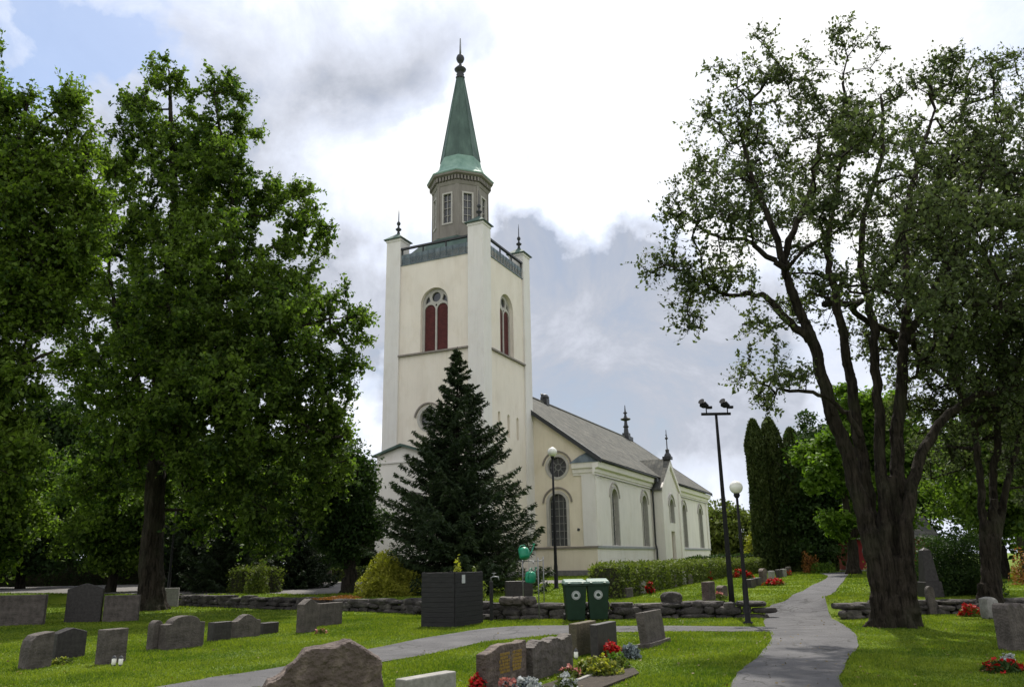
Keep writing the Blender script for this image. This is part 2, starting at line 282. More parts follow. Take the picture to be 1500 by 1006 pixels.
class MB:
    def __init__(s): s.v = []; s.f = []
    def add(s, vs, fs):
        b = len(s.v); s.v += [tuple(map(float, p)) for p in vs]; s.f += [tuple(b + i for i in f) for f in fs]; return s
    def box(s, x0, x1, y0, y1, z0, z1):
        return s.add([(x0, y0, z0), (x1, y0, z0), (x1, y1, z0), (x0, y1, z0), (x0, y0, z1), (x1, y0, z1), (x1, y1, z1), (x0, y1, z1)],
                     [(0, 3, 2, 1), (4, 5, 6, 7), (0, 1, 5, 4), (1, 2, 6, 5), (2, 3, 7, 6), (3, 0, 4, 7)])
    def prism(s, pts, f, d0, d1):
        """2-D outline pts mapped by f(u,v,d), extruded from d0 to d1"""
        n = len(pts); vs = [f(u, v, d0) for u, v in pts] + [f(u, v, d1) for u, v in pts]
        return s.add(vs, [tuple(range(n))[::-1], tuple(range(n, 2 * n))] + [(i, (i + 1) % n, n + (i + 1) % n, n + i) for i in range(n)])
    def ring(s, A, B, f, d0, d1, closed=True):
        n = len(A); vs = [f(u, v, d) for P, d in ((A, d1), (B, d1), (A, d0), (B, d0)) for u, v in P]
        for i in range(n if closed else n - 1):
            j = (i + 1) % n
            s.add([vs[i], vs[j], vs[n + j], vs[n + i]], [(0, 1, 2, 3)]); s.add([vs[2 * n + i], vs[2 * n + j], vs[j], vs[i]], [(0, 1, 2, 3)])
            s.add([vs[n + i], vs[n + j], vs[3 * n + j], vs[3 * n + i]], [(0, 1, 2, 3)])
        return s
    def panel(s, outer, holes, f, depth, d=0.):
        polys = [outer] + holes
        tri = tessellate_polygon([[Vector((u, v, 0)) for u, v in P] for P in polys])
        flat = [p for P in polys for p in P]
        s.add([f(u, v, d) for u, v in flat], [tuple(t) for t in tri])
        for H in holes:
            n = len(H); s.add([f(u, v, d) for u, v in H] + [f(u, v, d - depth) for u, v in H], [(i, (i + 1) % n, n + (i + 1) % n, n + i) for i in range(n)])
        return s
    def tube(s, pts, r, k=10, caps=True):
        pts = [Vector(p) for p in pts]; rs = r if hasattr(r, '__len__') else [r] * len(pts)
        rings = []; ref = None
        for i, p in enumerate(pts):
            d = (pts[min(i + 1, len(pts) - 1)] - pts[max(i - 1, 0)]).normalized()
            if ref is None: ref = Vector((1, 0, 0)) if abs(d.x) < .9 else Vector((0, 1, 0))
            a = (ref - d * ref.dot(d)).normalized(); ref = a; b = d.cross(a)
            rings.append([p + (a * math.cos(t * 2 * math.pi / k) + b * math.sin(t * 2 * math.pi / k)) * rs[i] for t in range(k)])
        vs = [q for R in rings for q in R]; fs = []
        for i in range(len(pts) - 1):
            for t in range(k): fs.append((i * k + t, i * k + (t + 1) % k, (i + 1) * k + (t + 1) % k, (i + 1) * k + t))
        if caps: fs += [tuple(range(k))[::-1], tuple(range((len(pts) - 1) * k, len(pts) * k))]
        return s.add(vs, fs)
    def lathe(s, prof, c=(0, 0), k=16, rot=0., squash=None):
        vs = []; fs = []
        for r, z in prof:
            for t in range(k):
                a = rot + t * 2 * math.pi / k; vs.append((c[0] + r * math.cos(a), c[1] + r * math.sin(a), z))
        for i in range(len(prof) - 1):
            for t in range(k): fs.append((i * k + t, i * k + (t + 1) % k, (i + 1) * k + (t + 1) % k, (i + 1) * k + t))
        fs += [tuple(range(k))[::-1], tuple(range((len(prof) - 1) * k, len(prof) * k))]
        return s.add(vs, fs)
    def build(s, name, m, parent=None, smooth=False, bevel=0., loc=None, dz=0., label=None, disp=0., dscale=.3, segs=2, sub=0):
        me = bpy.data.meshes.new(name); me.from_pydata([(x, y, z + dz) for x, y, z in s.v], [], s.f); me.materials.append(m)
        me.validate()
        if smooth: me.polygons.foreach_set('use_smooth', np.ones(len(me.polygons), bool))
        me.update(); o = bpy.data.objects.new(name, me); COL.objects.link(o)
        if parent: o.parent = parent
        if loc is not None: o.location = tuple(map(float, loc))
        if bevel:
            b = o.modifiers.new('b', 'BEVEL'); b.width = bevel; b.segments = segs; b.limit_method = 'ANGLE'
        if label: o['label'] = label
        return o

# ------------------------------------------------------------------ ground
WALLPTS = np.array([(-30, 44), (-14.3, 35.7), (-11.6, 33.4), (-7.3, 30.3), (-3.5, 27.3), (-1.1, 24.3), (1.75, 23.4), (4.65, 23.4), (6.7, 22.6), (8.2, 21.9), (9.5, 22.4), (11.0, 22.9), (13.6, 23.0), (30, 26)], float)
def sstep(t): t = np.clip(t, 0, 1); return t * t * (3 - 2 * t)
def H(x, y):
    x = np.asarray(x, float); y = np.asarray(y, float)
    yw = np.interp(x, WALLPTS[:, 0], WALLPTS[:, 1]); g = np.exp(-((x - 7.45) / 1.5) ** 4)
    h = .40 * sstep((y - yw + .12) / (.35 + 5.5 * g))
    return h + .02 * np.sin(x * .55 + 1) * np.sin(y * .4) + .008 * np.sin(x * 1.7 + y * 1.3)
def Hf(x, y): return float(H(x, y))
def G(px, py):
    z = 0.
    for _ in range(30):
        d = ray(px, py); t = (z - 1.6) / d[2]; p = CAMPOS + d * t; z = z * .5 + Hf(p[0], p[1]) * .5
    p[2] = Hf(p[0], p[1]); return p
xs = np.unique(np.concatenate([np.linspace(-600, -60, 12), np.linspace(-60, -20, 30), np.arange(-20, 20, .28), np.linspace(20, 60, 30), np.linspace(60, 600, 12)]))
ys = np.unique(np.concatenate([np.linspace(-60, 3, 12), np.arange(3, 46, .28), np.linspace(46, 120, 40), np.linspace(120, 1500, 14)]))
X, Y = np.meshgrid(xs, ys); Z = H(X, Y); nx, ny = len(xs), len(ys)
idx = np.arange(nx * ny).reshape(ny, nx)
fc = np.stack([idx[:-1, :-1], idx[:-1, 1:], idx[1:, 1:], idx[1:, :-1]], -1).reshape(-1, 4)
tag(npmesh('ground', np.stack([X, Y, Z], -1).reshape(-1, 3), fc, MAT['lawn'], smooth=True), None, kind='structure')

def crm(P, n):
    """Catmull-Rom through P, n samples per span"""
    P = np.asarray(P, float); Q = np.vstack([2 * P[0] - P[1], P, 2 * P[-1] - P[-2]]); out = []
    for i in range(1, len(Q) - 2):
        for t in np.linspace(0, 1, n, endpoint=False):
            a, b, c, d = Q[i - 1:i + 3]; out.append(.5 * (2 * b + (c - a) * t + (2 * a - 5 * b + 4 * c - d) * t * t + (3 * b - a - 3 * c + d) * t ** 3))
    out.append(P[-1]); return np.array(out)
PATHPOLY = []
def strip(name, L, R, m, lift):
    L = crm(L, 10); R = crm(R, 10); n = len(L); k = 9
    j1 = RNG.normal(0, .022, n); j2 = RNG.normal(0, .022, n)
    j1 = np.convolve(j1, [.25, .5, .25], 'same') ; j2 = np.convolve(j2, [.25, .5, .25], 'same')
    D = R - L; D /= np.linalg.norm(D, axis=1)[:, None] + 1e-9
    L = L + D * j1[:, None]; R = R + D * j2[:, None]
    t = np.linspace(0, 1, k)[None, :, None]; P = L[:, None] * (1 - t) + R[:, None] * t
    Zp = H(P[..., 0], P[..., 1]) + lift + .012 * (1 - (2 * t[..., 0] - 1) ** 2)
    V = np.concatenate([P, Zp[..., None]], -1).reshape(-1, 3); idx = np.arange(n * k).reshape(n, k)
    fc = np.stack([idx[:-1, :-1], idx[:-1, 1:], idx[1:, 1:], idx[1:, :-1]], -1).reshape(-1, 4)
    PATHPOLY.append(np.vstack([L, R[::-1]]))
    return tag(npmesh(name, V, fc, m, smooth=True), None, kind='structure')
def g2(l): return [G(*p)[:2] for p in l]
strip('path', [(1.55, 5.0), (2.1, 8.0)] + g2([(1074, 1006), (1092, 978), (1115, 958), (1130, 934), (1121, 917), (1120, 904), (1128, 888), (1160, 872), (1189, 858), (1213, 844)]) + [(21.5, 60)],
      [(2.7, 4.7), (3.3, 7.8)] + g2([(1233, 1004), (1241, 970), (1257, 948), (1253, 929), (1238, 917), (1217, 904), (1210, 887), (1219, 870), (1231, 857), (1241, 844)]) + [(24.0, 60)], MAT['asphalt'], .022)
strip('side_path', g2([(1135, 918), (1020, 917), (900, 917), (841, 916), (760, 917), (700, 922), (669, 927), (560, 947), (433, 973), (320, 991), (255, 1002)]) + [(-6.6, 8.5), (-9, 5)],
      g2([(1135, 926), (1020, 925), (900, 926), (841, 928), (768, 934), (707, 941), (660, 952), (560, 970), (440, 996)]) + [tuple(G(360, 1012)[:2]), tuple(G(290, 1030)[:2]), (-5.0, 7.5), (-7, 4)], MAT['asphalt'], .014)
strip('gravel_yard', [(-40, 62), (-26, 62), (-17, 59), (-11, 57), (-6, 53), (2, 50), (9, 49), (16, 55)], [(-40, 44), (-26, 43), (-17, 38), (-11, 35.6), (-7.2, 34.6), (-1, 43), (6, 45), (10, 47)], MAT['gravel'], .012)

# mown grass blades near the camera
def inpoly(px, py, P):
    c = np.zeros(len(px), bool); j = len(P) - 1
    for i in range(len(P)):
        xi, yi = P[i]; xj, yj = P[j]
        c ^= ((yi > py) != (yj > py)) & (px < (xj - xi) * (py - yi) / (yj - yi + 1e-12) + xi); j = i
    return c
def grass():
    n = 820000; y = 6.5 + 20 * RNG.random(n) ** 1.35; y[620000:] = 22 + 40 * RNG.random(200000); x = (RNG.random(n) * 1.5 - .75) * y
    k = np.ones(n, bool)
    jx, jy = x + RNG.normal(0, .035, n), y + RNG.normal(0, .035, n)
    for P in PATHPOLY: k &= ~inpoly(jx, jy, P)
    yw = np.interp(x, WALLPTS[:, 0], WALLPTS[:, 1]); k &= (np.abs(y - yw) > .35)
    x, y = x[k], y[k]; n = len(x); z = H(x, y)
    patch = .5 + .5 * np.sin(x * 1.9 + 1.3 * np.sin(y * 1.1)) * np.sin(y * 1.4 + 1.7 * np.sin(x * .8)); h = (.018 + .030 * RNG.random(n)) * (.6 + .8 * patch) * (1 + np.maximum(y - 22, 0) * .02); w = .0035 + .0008 * y; a = RNG.random(n) * 6.283; lx, ly = RNG.normal(0, .018, (2, n))
    c = np.stack([x, y, z - .004], 1); u = np.stack([np.cos(a) * w, np.sin(a) * w, 0 * w], 1); t = np.stack([lx, ly, h], 1)
    V = np.stack([c - u, c + u, c + t], 1).reshape(-1, 3)
    tag(npmesh('grass', V, np.arange(n * 3).reshape(-1, 3), MAT['blade']), 'short mown grass of the churchyard lawns', 'grass', kind='stuff')
grass()
def litter():
    n = 1500; y = 7 + 16 * RNG.random(n) ** 1.1; x = (RNG.random(n) * 1.4 - .7) * y; k = y < np.interp(x, WALLPTS[:, 0], WALLPTS[:, 1]) - .5
    k &= (RNG.random(n) < .25) | (x > 2.2) | (x < -7); x, y = x[k], y[k]; n = len(x)
    a = RNG.random(n) * 6.283; s_ = .014 + .016 * RNG.random(n); z = H(x, y) + .045
    u = np.stack([np.cos(a) * s_, np.sin(a) * s_, RNG.normal(0, .006, n)], 1); v = np.stack([-np.sin(a) * s_ * .6, np.cos(a) * s_ * .6, RNG.normal(0, .006, n)], 1); c = np.stack([x, y, z], 1)
    tag(npmesh('fallen_leaves', np.stack([c - u, c - v, c + u, c + v], 1).reshape(-1, 3), np.arange(n * 4).reshape(-1, 4), MAT['dry_leaf']), 'small dry leaves scattered over the lawns and the path', 'fallen leaves', kind='stuff')
litter()

# ------------------------------------------------------------------ church
CH = np.array([-2.096, 57., 0.42]); CAZ = math.radians(25.)
church = thing('church', 'cream and white plastered church with a tall west tower and slim green copper spire', 'church', CH, math.pi / 2 - CAZ)
DZ = -.42; TW = 8.8
def fW(x0): return lambda u, v, d: (x0 - d, u, v)
def fS(y0): return lambda u, v, d: (u, y0 - d, v)
def fE(x0): return lambda u, v, d: (x0 + d, u, v)
def fN(y0): return lambda u, v, d: (u, y0 + d, v)
def arch(c, w, z0, zt, n=14):
    r = w / 2; zs = zt - r
    return [(c - r, z0), (c + r, z0)] + [(c + r * math.cos(t), zs + r * math.sin(t)) for t in np.linspace(0, math.pi, n)]
def circ(c, z, r, n=24): return [(c + r * math.cos(t), z + r * math.sin(t)) for t in np.linspace(0, 2 * math.pi, n, endpoint=False)]
def rect(a, b, c, d): return [(a, c), (b, c), (b, d), (a, d)]
def cb(mb, name, m, parent=church, **k): return mb.build(name, MAT[m], parent, dz=DZ, **k)

# tower: field panels with belfry and other openings, four corner piers
BW = dict(c=4.35, w=2.45, z0=17.15, zt=22.25)
tw = MB()
bel = arch(BW['c'], BW['w'], BW['z0'], BW['zt'], 20)
tw.panel(rect(1.2, 7.6, .2, 25.2), [bel, circ(4.75, 11.95, .78)], fW(.14), .5, d=0)
slits = [arch(c, .42, 10.7, 12.5) for c in (2.75, 4.4, 6.05)]
tw.panel(rect(1.2, 7.6, .2, 25.2), [bel] + slits, fS(.14), .5, d=0)
tw.panel(rect(1.2, 7.6, .2, 25.2), [bel], fE(TW - .14), .5); tw.panel(rect(1.2, 7.6, .2, 25.2), [bel], fN(TW - .14), .5)
for c in (2.75, 4.4, 6.05): tw.box(c - .3, c + .3, .38, .42, 10.6, 12.6)
tower_wall = cb(tw, 'tower_wall', 'plaster_cream')
for ax, ay in ((0, 0), (1, 0), (0, 1), (1, 1)):
    p = MB(); x0 = 0 if ax == 0 else TW - 1.32; y0 = 0 if ay == 0 else TW - 1.32
    p.box(x0, x0 + 1.32, y0, y0 + 1.32, .2, 26.75)
    p.box(x0 - .05, x0 + 1.37, y0 - .05, y0 + 1.37, 26.753, 26.95)
    pier = cb(p, 'corner_pier', 'plaster_grey')
    c = MB(); cx, cy = x0 + .66, y0 + .66; r = .86
    c.add([(cx - r, cy - r, 26.955), (cx + r, cy - r, 26.955), (cx + r, cy + r, 26.955), (cx - r, cy + r, 26.955),
           (cx - r, cy - r, 27.02), (cx + r, cy - r, 27.02), (cx + r, cy + r, 27.02), (cx - r, cy + r, 27.02), (cx, cy, 27.75)],
          [(0, 1, 5, 4), (1, 2, 6, 5), (2, 3, 7, 6), (3, 0, 4, 7), (4, 5, 8), (5, 6, 8), (6, 7, 8), (7, 4, 8), (3, 2, 1, 0)])
    cb(c, 'pier_cap', 'copper', pier)
    fi = MB(); fi.lathe([(.10, 27.55), (.13, 27.75), (.08, 27.9), (.22, 28.02), (.25, 28.1), (.10, 28.22), (.06, 28.4), (.13, 28.48), (.17, 28.6), (.12, 28.72), (.045, 28.8), (.035, 29.5), (.012, 29.95)], (cx, cy), 12)
    cb(fi, 'finial', 'iron', pier, smooth=True)
# pilaster edge strips below on the west face, belts and sills
for f in (fW(.14), fS(.14)):
    s = MB(); s.prism([(1.3, 17.0), (7.5, 17.0), (7.5, 17.13), (1.3, 17.13)], f, .003, .20); cb(s, 'belfry_sill', 'sill')
for f in (fW(0), fS(0)):
    s = MB(); s.prism([(-.06, 2.38), (TW + .06, 2.38), (TW + .06, 2.56), (-.06, 2.56)], f, .003, .13); cb(s, 'water_table', 'wt_grey')
pl = MB(); pl.box(-.16, TW + .1, -.16, TW + .16, .1, .82); cb(pl, 'plinth', 'plinth')
# west portal gablet with copper coping on the north side of the west face
pg = MB(); pg.prism([(4.6, .2), (8.98, .2), (8.98, 9.35), (6.75, 9.95), (4.6, 9.35)], fW(0), .003, .30)
pgo = cb(pg, 'portal_gable', 'plaster_white')
pc = MB(); pc.prism([(9.2, 9.28), (9.2, 9.42), (6.75, 10.16), (4.4, 9.42), (4.4, 9.28), (6.75, 9.97)], fW(0), .002, .62); cb(pc, 'gable_coping', 'copper', pgo)
ps = MB(); ps.prism([(4.65, 8.75), (8.95, 8.75), (8.95, 8.87), (4.65, 8.87)], fW(.0), .303, .40); cb(ps, 'string_course', 'plaster_grey', pgo)
# belfry windows with tracery and red shutters
def belfry(f):
    c, w, z0, zt = BW['c'], BW['w'] - .02, BW['z0'] + .01, BW['zt'] - .01
    o = MB(); zs = zt - w / 2; lw = .97
    l1 = arch(c - .555, lw, z0 + .12, 21.0, 12); l2 = arch(c + .555, lw, z0 + .12, 21.0, 12)
    ci = circ(c, zs + .55, .40, 16)
    sp = lambda s: [(c + s * .52, zs + .25), (c + s * 1.0, zs + .02), (c + s * .9, zs + .46), (c + s * .66, zs + .70)]
    dots = circ(c, zs - .12, .09, 8)
    o.panel(arch(c, w, z0, zt, 20), [l1, l2, ci, sp(1), sp(-1), dots], f, .14, d=-.30)
    fr = cb(o, 'belfry_window', 'frame')
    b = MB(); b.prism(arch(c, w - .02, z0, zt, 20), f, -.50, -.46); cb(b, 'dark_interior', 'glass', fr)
    for cc in (c - .555, c + .555):
        s = MB(); s.prism(arch(cc, lw - .02, z0 + .125, 20.99, 12), f, -.455, -.40)
        for k in range(26):
            z = z0 + .2 + k * .13
            s.prism([(cc - .46, z), (cc + .46, z), (cc + .46, z + .03), (cc - .46, z + .03)], f, -.399, -.375)
        cb(s, 'shutter', 'shutter', fr)
for f in (fW(.14), fS(.14), fE(TW - .14), fN(TW - .14)): belfry(f)
# rose window of the west face
def rose(f, c, z, r, d=0., spokes=8, hood=True):
    o = MB(); o.ring(circ(c, z, r + .2), circ(c, z, r - .01), f, d - .3, d + .05)
    R = cb(o, 'round_window', 'frame')
    g = MB(); g.prism(circ(c, z, r), f, d - .34, d - .30); cb(g, 'pane', 'glass', R)
    t = MB()
    t.ring(circ(c, z, r * .34, 16), circ(c, z, r * .26, 16), f, d - .298, d - .22)
    for k in range(spokes):
        a = k * 2 * math.pi / spokes; ca, sa = math.cos(a), math.sin(a); q = .025
        t.prism([(c + ca * r * .33 - sa * q, z + sa * r * .33 + ca * q), (c + ca * r * .33 + sa * q, z + sa * r * .33 - ca * q), (c + ca * r + sa * q, z + sa * r - ca * q), (c + ca * r - sa * q, z + sa * r + ca * q)], f, d - .297, d - .225)
    cb(t, 'glazing_bars', 'dark_frame', R)
    if hood:
        A = [(c + (r + .46) * math.cos(t), z + (r + .46) * math.sin(t)) for t in np.linspace(.15, math.pi - .15, 20)]
        B = [(c + (r + .34) * math.cos(t), z + (r + .34) * math.sin(t)) for t in np.linspace(.15, math.pi - .15, 20)]
        h = MB(); h.ring(A, B, f, d + .002, d + .12, closed=False); cb(h, 'hood_mould', 'sill', R)
rose(fW(.14), 4.75, 11.95, .78)
# parapets: sheet metal band, posts and top rail
for f in (fW(.2), fS(.2), fE(TW - .2), fN(TW - .2)):
    b = MB(); b.prism(rect(1.33, TW - 1.33, 24.55, 24.62), f, -.03, .14)
    b.prism(rect(1.33, TW - 1.33, 24.623, 25.5), f, 0, .06)
    for k in range(11):
        u = 1.6 + k * .56; b.prism(rect(u, u + .035, 24.63, 25.49), f, .062, .10)
    P = cb(b, 'parapet', 'lead')
    r = MB(); r.prism(rect(1.325, TW - 1.325, 25.93, 26.08), f, -.08, .14)
    for u in (1.36, 3.3, 5.4, TW - 1.46): r.prism(rect(u, u + .1, 25.503, 25.927), f, -.02, .08)
    cb(r, 'rail', 'iron', P)
r = MB(); a, b_, h0 = .35, TW - .35, 24.7; q0, q1, h1 = 4.4 - 2.3, 4.4 + 2.3, 27.0
r.add([(a, a, h0), (b_, a, h0), (b_, b_, h0), (a, b_, h0), (q0, q0, h1), (q1, q0, h1), (q1, q1, h1), (q0, q1, h1)], [(0, 1, 5, 4), (1, 2, 6, 5), (2, 3, 7, 6), (3, 0, 4, 7), (4, 5, 6, 7)])
cb(r, 'tower_roof', 'copper')
# lantern
C2 = (4.4, 4.4); R8 = math.pi / 8
def octo(mb, prof): return mb.lathe(prof, C2, 8, R8)
o = MB(); octo(o, [(2.75, 26.6), (2.75, 27.0), (2.5, 27.18), (2.4, 27.25)]); cb(o, 'lantern_skirt', 'copper')
apo = 2.38 * math.cos(R8); half = 2.38 * math.sin(R8)
lw = MB()
def f8(k):
    a = math.pi + k * math.pi / 4; ca, sa = math.cos(a), math.sin(a)
    return lambda u, v, d: (C2[0] + ca * (apo + d) - sa * u, C2[1] + sa * (apo + d) + ca * u, v)
for k in range(8): lw.panel(rect(-half, half, 27.2, 32.1), [rect(-.42, .42, 28.45, 31.15)], f8(k), .3)
lantern = cb(lw, 'lantern', 'lantern')
st = MB()
for k in range(8):
    st.prism(rect(-half - .01, -half + .14, 27.26, 31.9), f8(k), .003, .05); st.prism(rect(half - .14, half + .01, 27.26, 31.9), f8(k), .003, .05)
cb(st, 'corner_boards', 'lantern', lantern)
for k in range(8):
    w = MB(); w.ring(rect(-.5, .5, 28.37, 31.23), rect(-.36, .36, 28.51, 31.09), f8(k), -.12, .06)
    w.prism(rect(-.02, .02, 28.52, 31.08), f8(k), -.10, -.05)
    for z in (29.15, 29.8, 30.45): w.prism(rect(-.355, -.022, z, z + .035), f8(k), -.10, -.05); w.prism(rect(.022, .355, z, z + .035), f8(k), -.10, -.05)
    W_ = cb(w, 'lantern_window', 'frame', lantern)
    if k in (0, 1, 2, 7):
        pass
    g = MB(); g.prism(rect(-.41, .41, 28.46, 31.14), f8(k), -.16, -.13); cb(g, 'lantern_pane', 'glass', lantern)
co = MB(); octo(co, [(2.42, 31.9), (2.5, 32.1), (2.5, 32.2)]); octo(co, [(2.55, 32.62), (2.82, 32.74), (2.86, 32.9)])
for k in range(8):
    for j in range(7):
        u = -.87 + j * .29; co.prism(rect(u - .07, u + .07, 32.25, 32.6), f8(k), .04, .28)
octo(co, [(2.42, 32.2), (2.42, 32.62)])
cb(co, 'lantern_cornice', 'lantern')
fl = MB(); octo(fl, [(2.88, 32.9), (2.92, 33.0), (2.45, 33.35), (2.08, 33.85), (1.84, 34.45), (1.74, 34.95)]); fl = cb(fl, 'spire_skirt', 'copper_bright')
sp = MB(); octo(sp, [(1.73, 34.96), (1.30, 37.6), (.75, 40.9), (.33, 43.35)]); sp = cb(sp, 'spire', 'copper')
rb = MB()
for k in range(8):
    a = R8 + k * math.pi / 4; P = [(C2[0] + r * math.cos(a), C2[1] + r * math.sin(a), z) for r, z in ((1.75, 34.97), (1.31, 37.6), (.76, 40.9), (.34, 43.35))]; rb.tube(P, .035, 6)
cb(rb, 'ridge_seams', 'copper', sp)
fi = MB(); fi.lathe([(.36, 43.3), (.42, 43.45), (.30, 43.6), (.36, 43.75), (.20, 43.85), (.30, 43.98), (.52, 44.2), (.54, 44.28), (.30, 44.55), (.14, 44.7), (.10, 44.9), (.26, 45.05), (.36, 45.3), (.37, 45.45), (.28, 45.7), (.10, 45.85), (.10, 45.9)], C2, 18)
fi = cb(fi, 'spire_finial', 'iron', smooth=True)
rd = MB(); rd.lathe([(.10, 45.9), (.08, 46.6), (.05, 47.5)], C2, 8); cb(rd, 'rod', 'galv', fi, smooth=True)

# nave
NX0, NX1, NS, NN = 8.8, 49.8, -5.1, 13.9; NC = 4.4; RZ = 16.72; SL = .742
def roofz(y): return RZ - abs(y - NC) * SL
def apex_poly(z0): return [(NS, z0), (NN, z0), (NN, roofz(NN) - .35), (NC, RZ - .35), (NS, roofz(NS) - .35)]
w = MB(); wwin = [arch(c, 1.5, 2.62, 6.65, 16) for c in (-1.95, 10.75)]; wr = [circ(-2.0, 8.75, .82)]
w.panel(apex_poly(2.45), wwin + wr, fW(NX0), .45); cb(w, 'west_gable_wall', 'plaster_tan')
w = MB(); w.prism(rect(NS, NN, .2, 2.45), fW(NX0), -.3, .02); cb(w, 'lower_west_wall', 'plaster_tan')
w = MB(); w.prism(rect(NS - .03, NS + 1.05, 2.58, 8.0), fW(NX0), .003, .12); cb(w, 'corner_pilaster', 'plaster_grey'); w = MB(); w.prism(rect(NN - 1.05, NN + .03, 2.58, 8.0), fW(NX0), .003, .12); cb(w, 'corner_pilaster', 'plaster_grey')
w = MB(); w.prism(rect(NS - .1, NN + .1, 2.42, 2.56), fW(NX0), .022, .16); cb(w, 'west_water_table', 'sill')
w = MB(); w.prism(apex_poly(.2), fE(NX1), -.3, 0); cb(w, 'east_gable_wall', 'plaster_white')
SWC = [13.5, 22.3, 37.6, 45.6]
w = MB(); w.panel(rect(NX0, NX1, 2.45, 8.75), [arch(c, 1.6, 2.66, 7.2, 16) for c in SWC], fS(NS), .5); cb(w, 'south_wall', 'plaster_white')
w = MB(); w.prism(rect(NX0, NX1, .2, 2.45), fS(NS), -.3, .02); cb(w, 'lower_south_wall', 'plaster_white')
w = MB(); w.prism(rect(NX0 - .1, 24.9, 2.40, 2.58), fS(NS), .022, .12); w.prism(rect(32.3, NX1 + .1, 2.40, 2.58), fS(NS), .022, .12); cb(w, 'south_water_table', 'wt_grey')
w = MB(); w.prism(rect(NX0 - .03, NX0 + .95, 2.6, 8.0), fS(NS), .003, .10); cb(w, 'corner_pilaster', 'plaster_white'); w = MB(); w.prism(rect(NX1 - .95, NX1 + .03, 2.6, 8.0), fS(NS), .003, .10); cb(w, 'corner_pilaster', 'plaster_white')
w = MB(); w.panel(rect(NX0, NX1, .2, 8.75), [arch(c, 1.6, 2.66, 7.2, 16) for c in SWC], fN(NN), .5); cb(w, 'north_wall', 'plaster_white')
w = MB(); w.box(NX0 - .16, NX1 + .1, NS - .14, NN + .14, .1, .80); cb(w, 'nave_plinth', 'plinth')
def archwin(f, c, w_, z0, zt, d=-.32, cols=2, rows=7, m='frame', surround=True, mb='dark_frame', hood=True):
    o = MB()
    A = arch(c, w_ + .42, z0, zt + .21, 16); B = arch(c, w_ - .01, z0, zt - .005, 16)
    o.ring(A[1:] + [A[0]], B[1:] + [B[0]], f, d + .05, .07, closed=False); W_ = cb(o, 'arched_window', m)
    g = MB(); g.prism(arch(c, w_, z0, zt, 16), f, d - .05, d); cb(g, 'pane', 'glass', W_)
    b = MB(); r = w_ / 2; zs = zt - r
    for i in range(1, cols + 1):
        u = c - r + w_ * i / (cols + 1); hh = zs + math.sqrt(max(r * r - (u - c) ** 2, 0)); b.prism(rect(u - .03, u + .03, z0 + .02, hh - .02), f, d + .004, d + .07)
    for i in range(1, rows + 1):
        z = z0 + (zt - z0) * i / (rows + 1); e_ = r if z < zs else math.sqrt(max(r * r - (z - zs) ** 2, 0)); b.prism(rect(c - e_ + .01, c + e_ - .01, z - .02, z + .02), f, d + .002, d + .062)
    cb(b, 'glazing_bars', mb, W_)
    if hood:
        R0 = r + .52; R1 = r + .40; T_ = np.linspace(.05, math.pi - .05, 18)
        h = MB(); h.ring([(c + R0 * math.cos(t), zs + R0 * math.sin(t)) for t in T_], [(c + R1 * math.cos(t), zs + R1 * math.sin(t)) for t in T_], f, .002, .12, closed=False); cb(h, 'hood_mould', 'sill' if hood == 2 else m, W_)
archwin(fW(NX0), -1.95, 1.5, 2.62, 6.65, hood=2, cols=3, rows=6); archwin(fW(NX0), 10.75, 1.5, 2.62, 6.65, hood=2, cols=3)
rose(fW(NX0), -2.0, 8.75, .82)
for c in SWC: archwin(fS(NS), c, 1.6, 2.66, 7.2)
# eaves cornices
def cornice(x0, x1, name='eaves_cornice'):
    c = MB(); prof = [(0, 7.95), (.10, 7.95), (.12, 8.1), (.2, 8.15), (.22, 8.42), (.45, 8.5), (.5, 8.78), (.55, 8.92), (0, 8.92)]
    vs = [(x0, NS - d, z) for d, z in prof] + [(x1, NS - d, z) for d, z in prof]; n = len(prof)
    c.add(vs, [tuple(range(n)), tuple(range(2 * n - 1, n - 1, -1))] + [(i, i + n, (i + 1) % n + n, (i + 1) % n) for i in range(n)])
    k = cb(c, name, 'plaster_white')
    g = MB(); g.tube([(x0, NS - .66, 9.02), (x1, NS - .66, 9.0)], .075, 8); g.tube([(x0, NS - .25, 7.9), (x1, NS - .25, 7.9)], .03, 5); cb(g, 'gutter', 'iron', k, smooth=True)
cornice(NX0 - .45, 24.8); cornice(32.4, NX1 + .35)
# west cornice return with a small copper roof
c = MB(); prof = [(0, 7.95), (.10, 7.95), (.12, 8.1), (.2, 8.15), (.22, 8.42), (.38, 8.5), (.42, 8.78), (.46, 8.9), (0, 8.9)]
vs = [(NX0 - d, NS + .004, z) for d, z in prof] + [(NX0 - d, NS + 1.75, z) for d, z in prof]; n = len(prof)
c.add(vs, [tuple(range(n)), tuple(range(2 * n - 1, n - 1, -1))] + [(i, i + n, (i + 1) % n + n, (i + 1) % n) for i in range(n)])
ret = cb(c, 'cornice_return', 'plaster_white')
c = MB(); c.add([(NX0 - .5, NS - .58, 8.93), (NX0 - .5, NS + 1.85, 8.93), (NX0 + .0, NS + 1.85, 8.93), (NX0 - .02, NS - .58, 9.0), (NX0 - .02, NS + .6, 9.72), (NX0 - .02, NS + 1.2, 9.5), (NX0 - .5, NS - .58, 8.903), (NX0 - .5, NS + 1.85, 8.903), (NX0, NS + 1.85, 8.903)],
            [(0, 1, 5, 4, 3), (1, 2, 5), (0, 6, 7, 1), (1, 7, 8, 2)])
cb(c, 'return_roof', 'lead', ret)
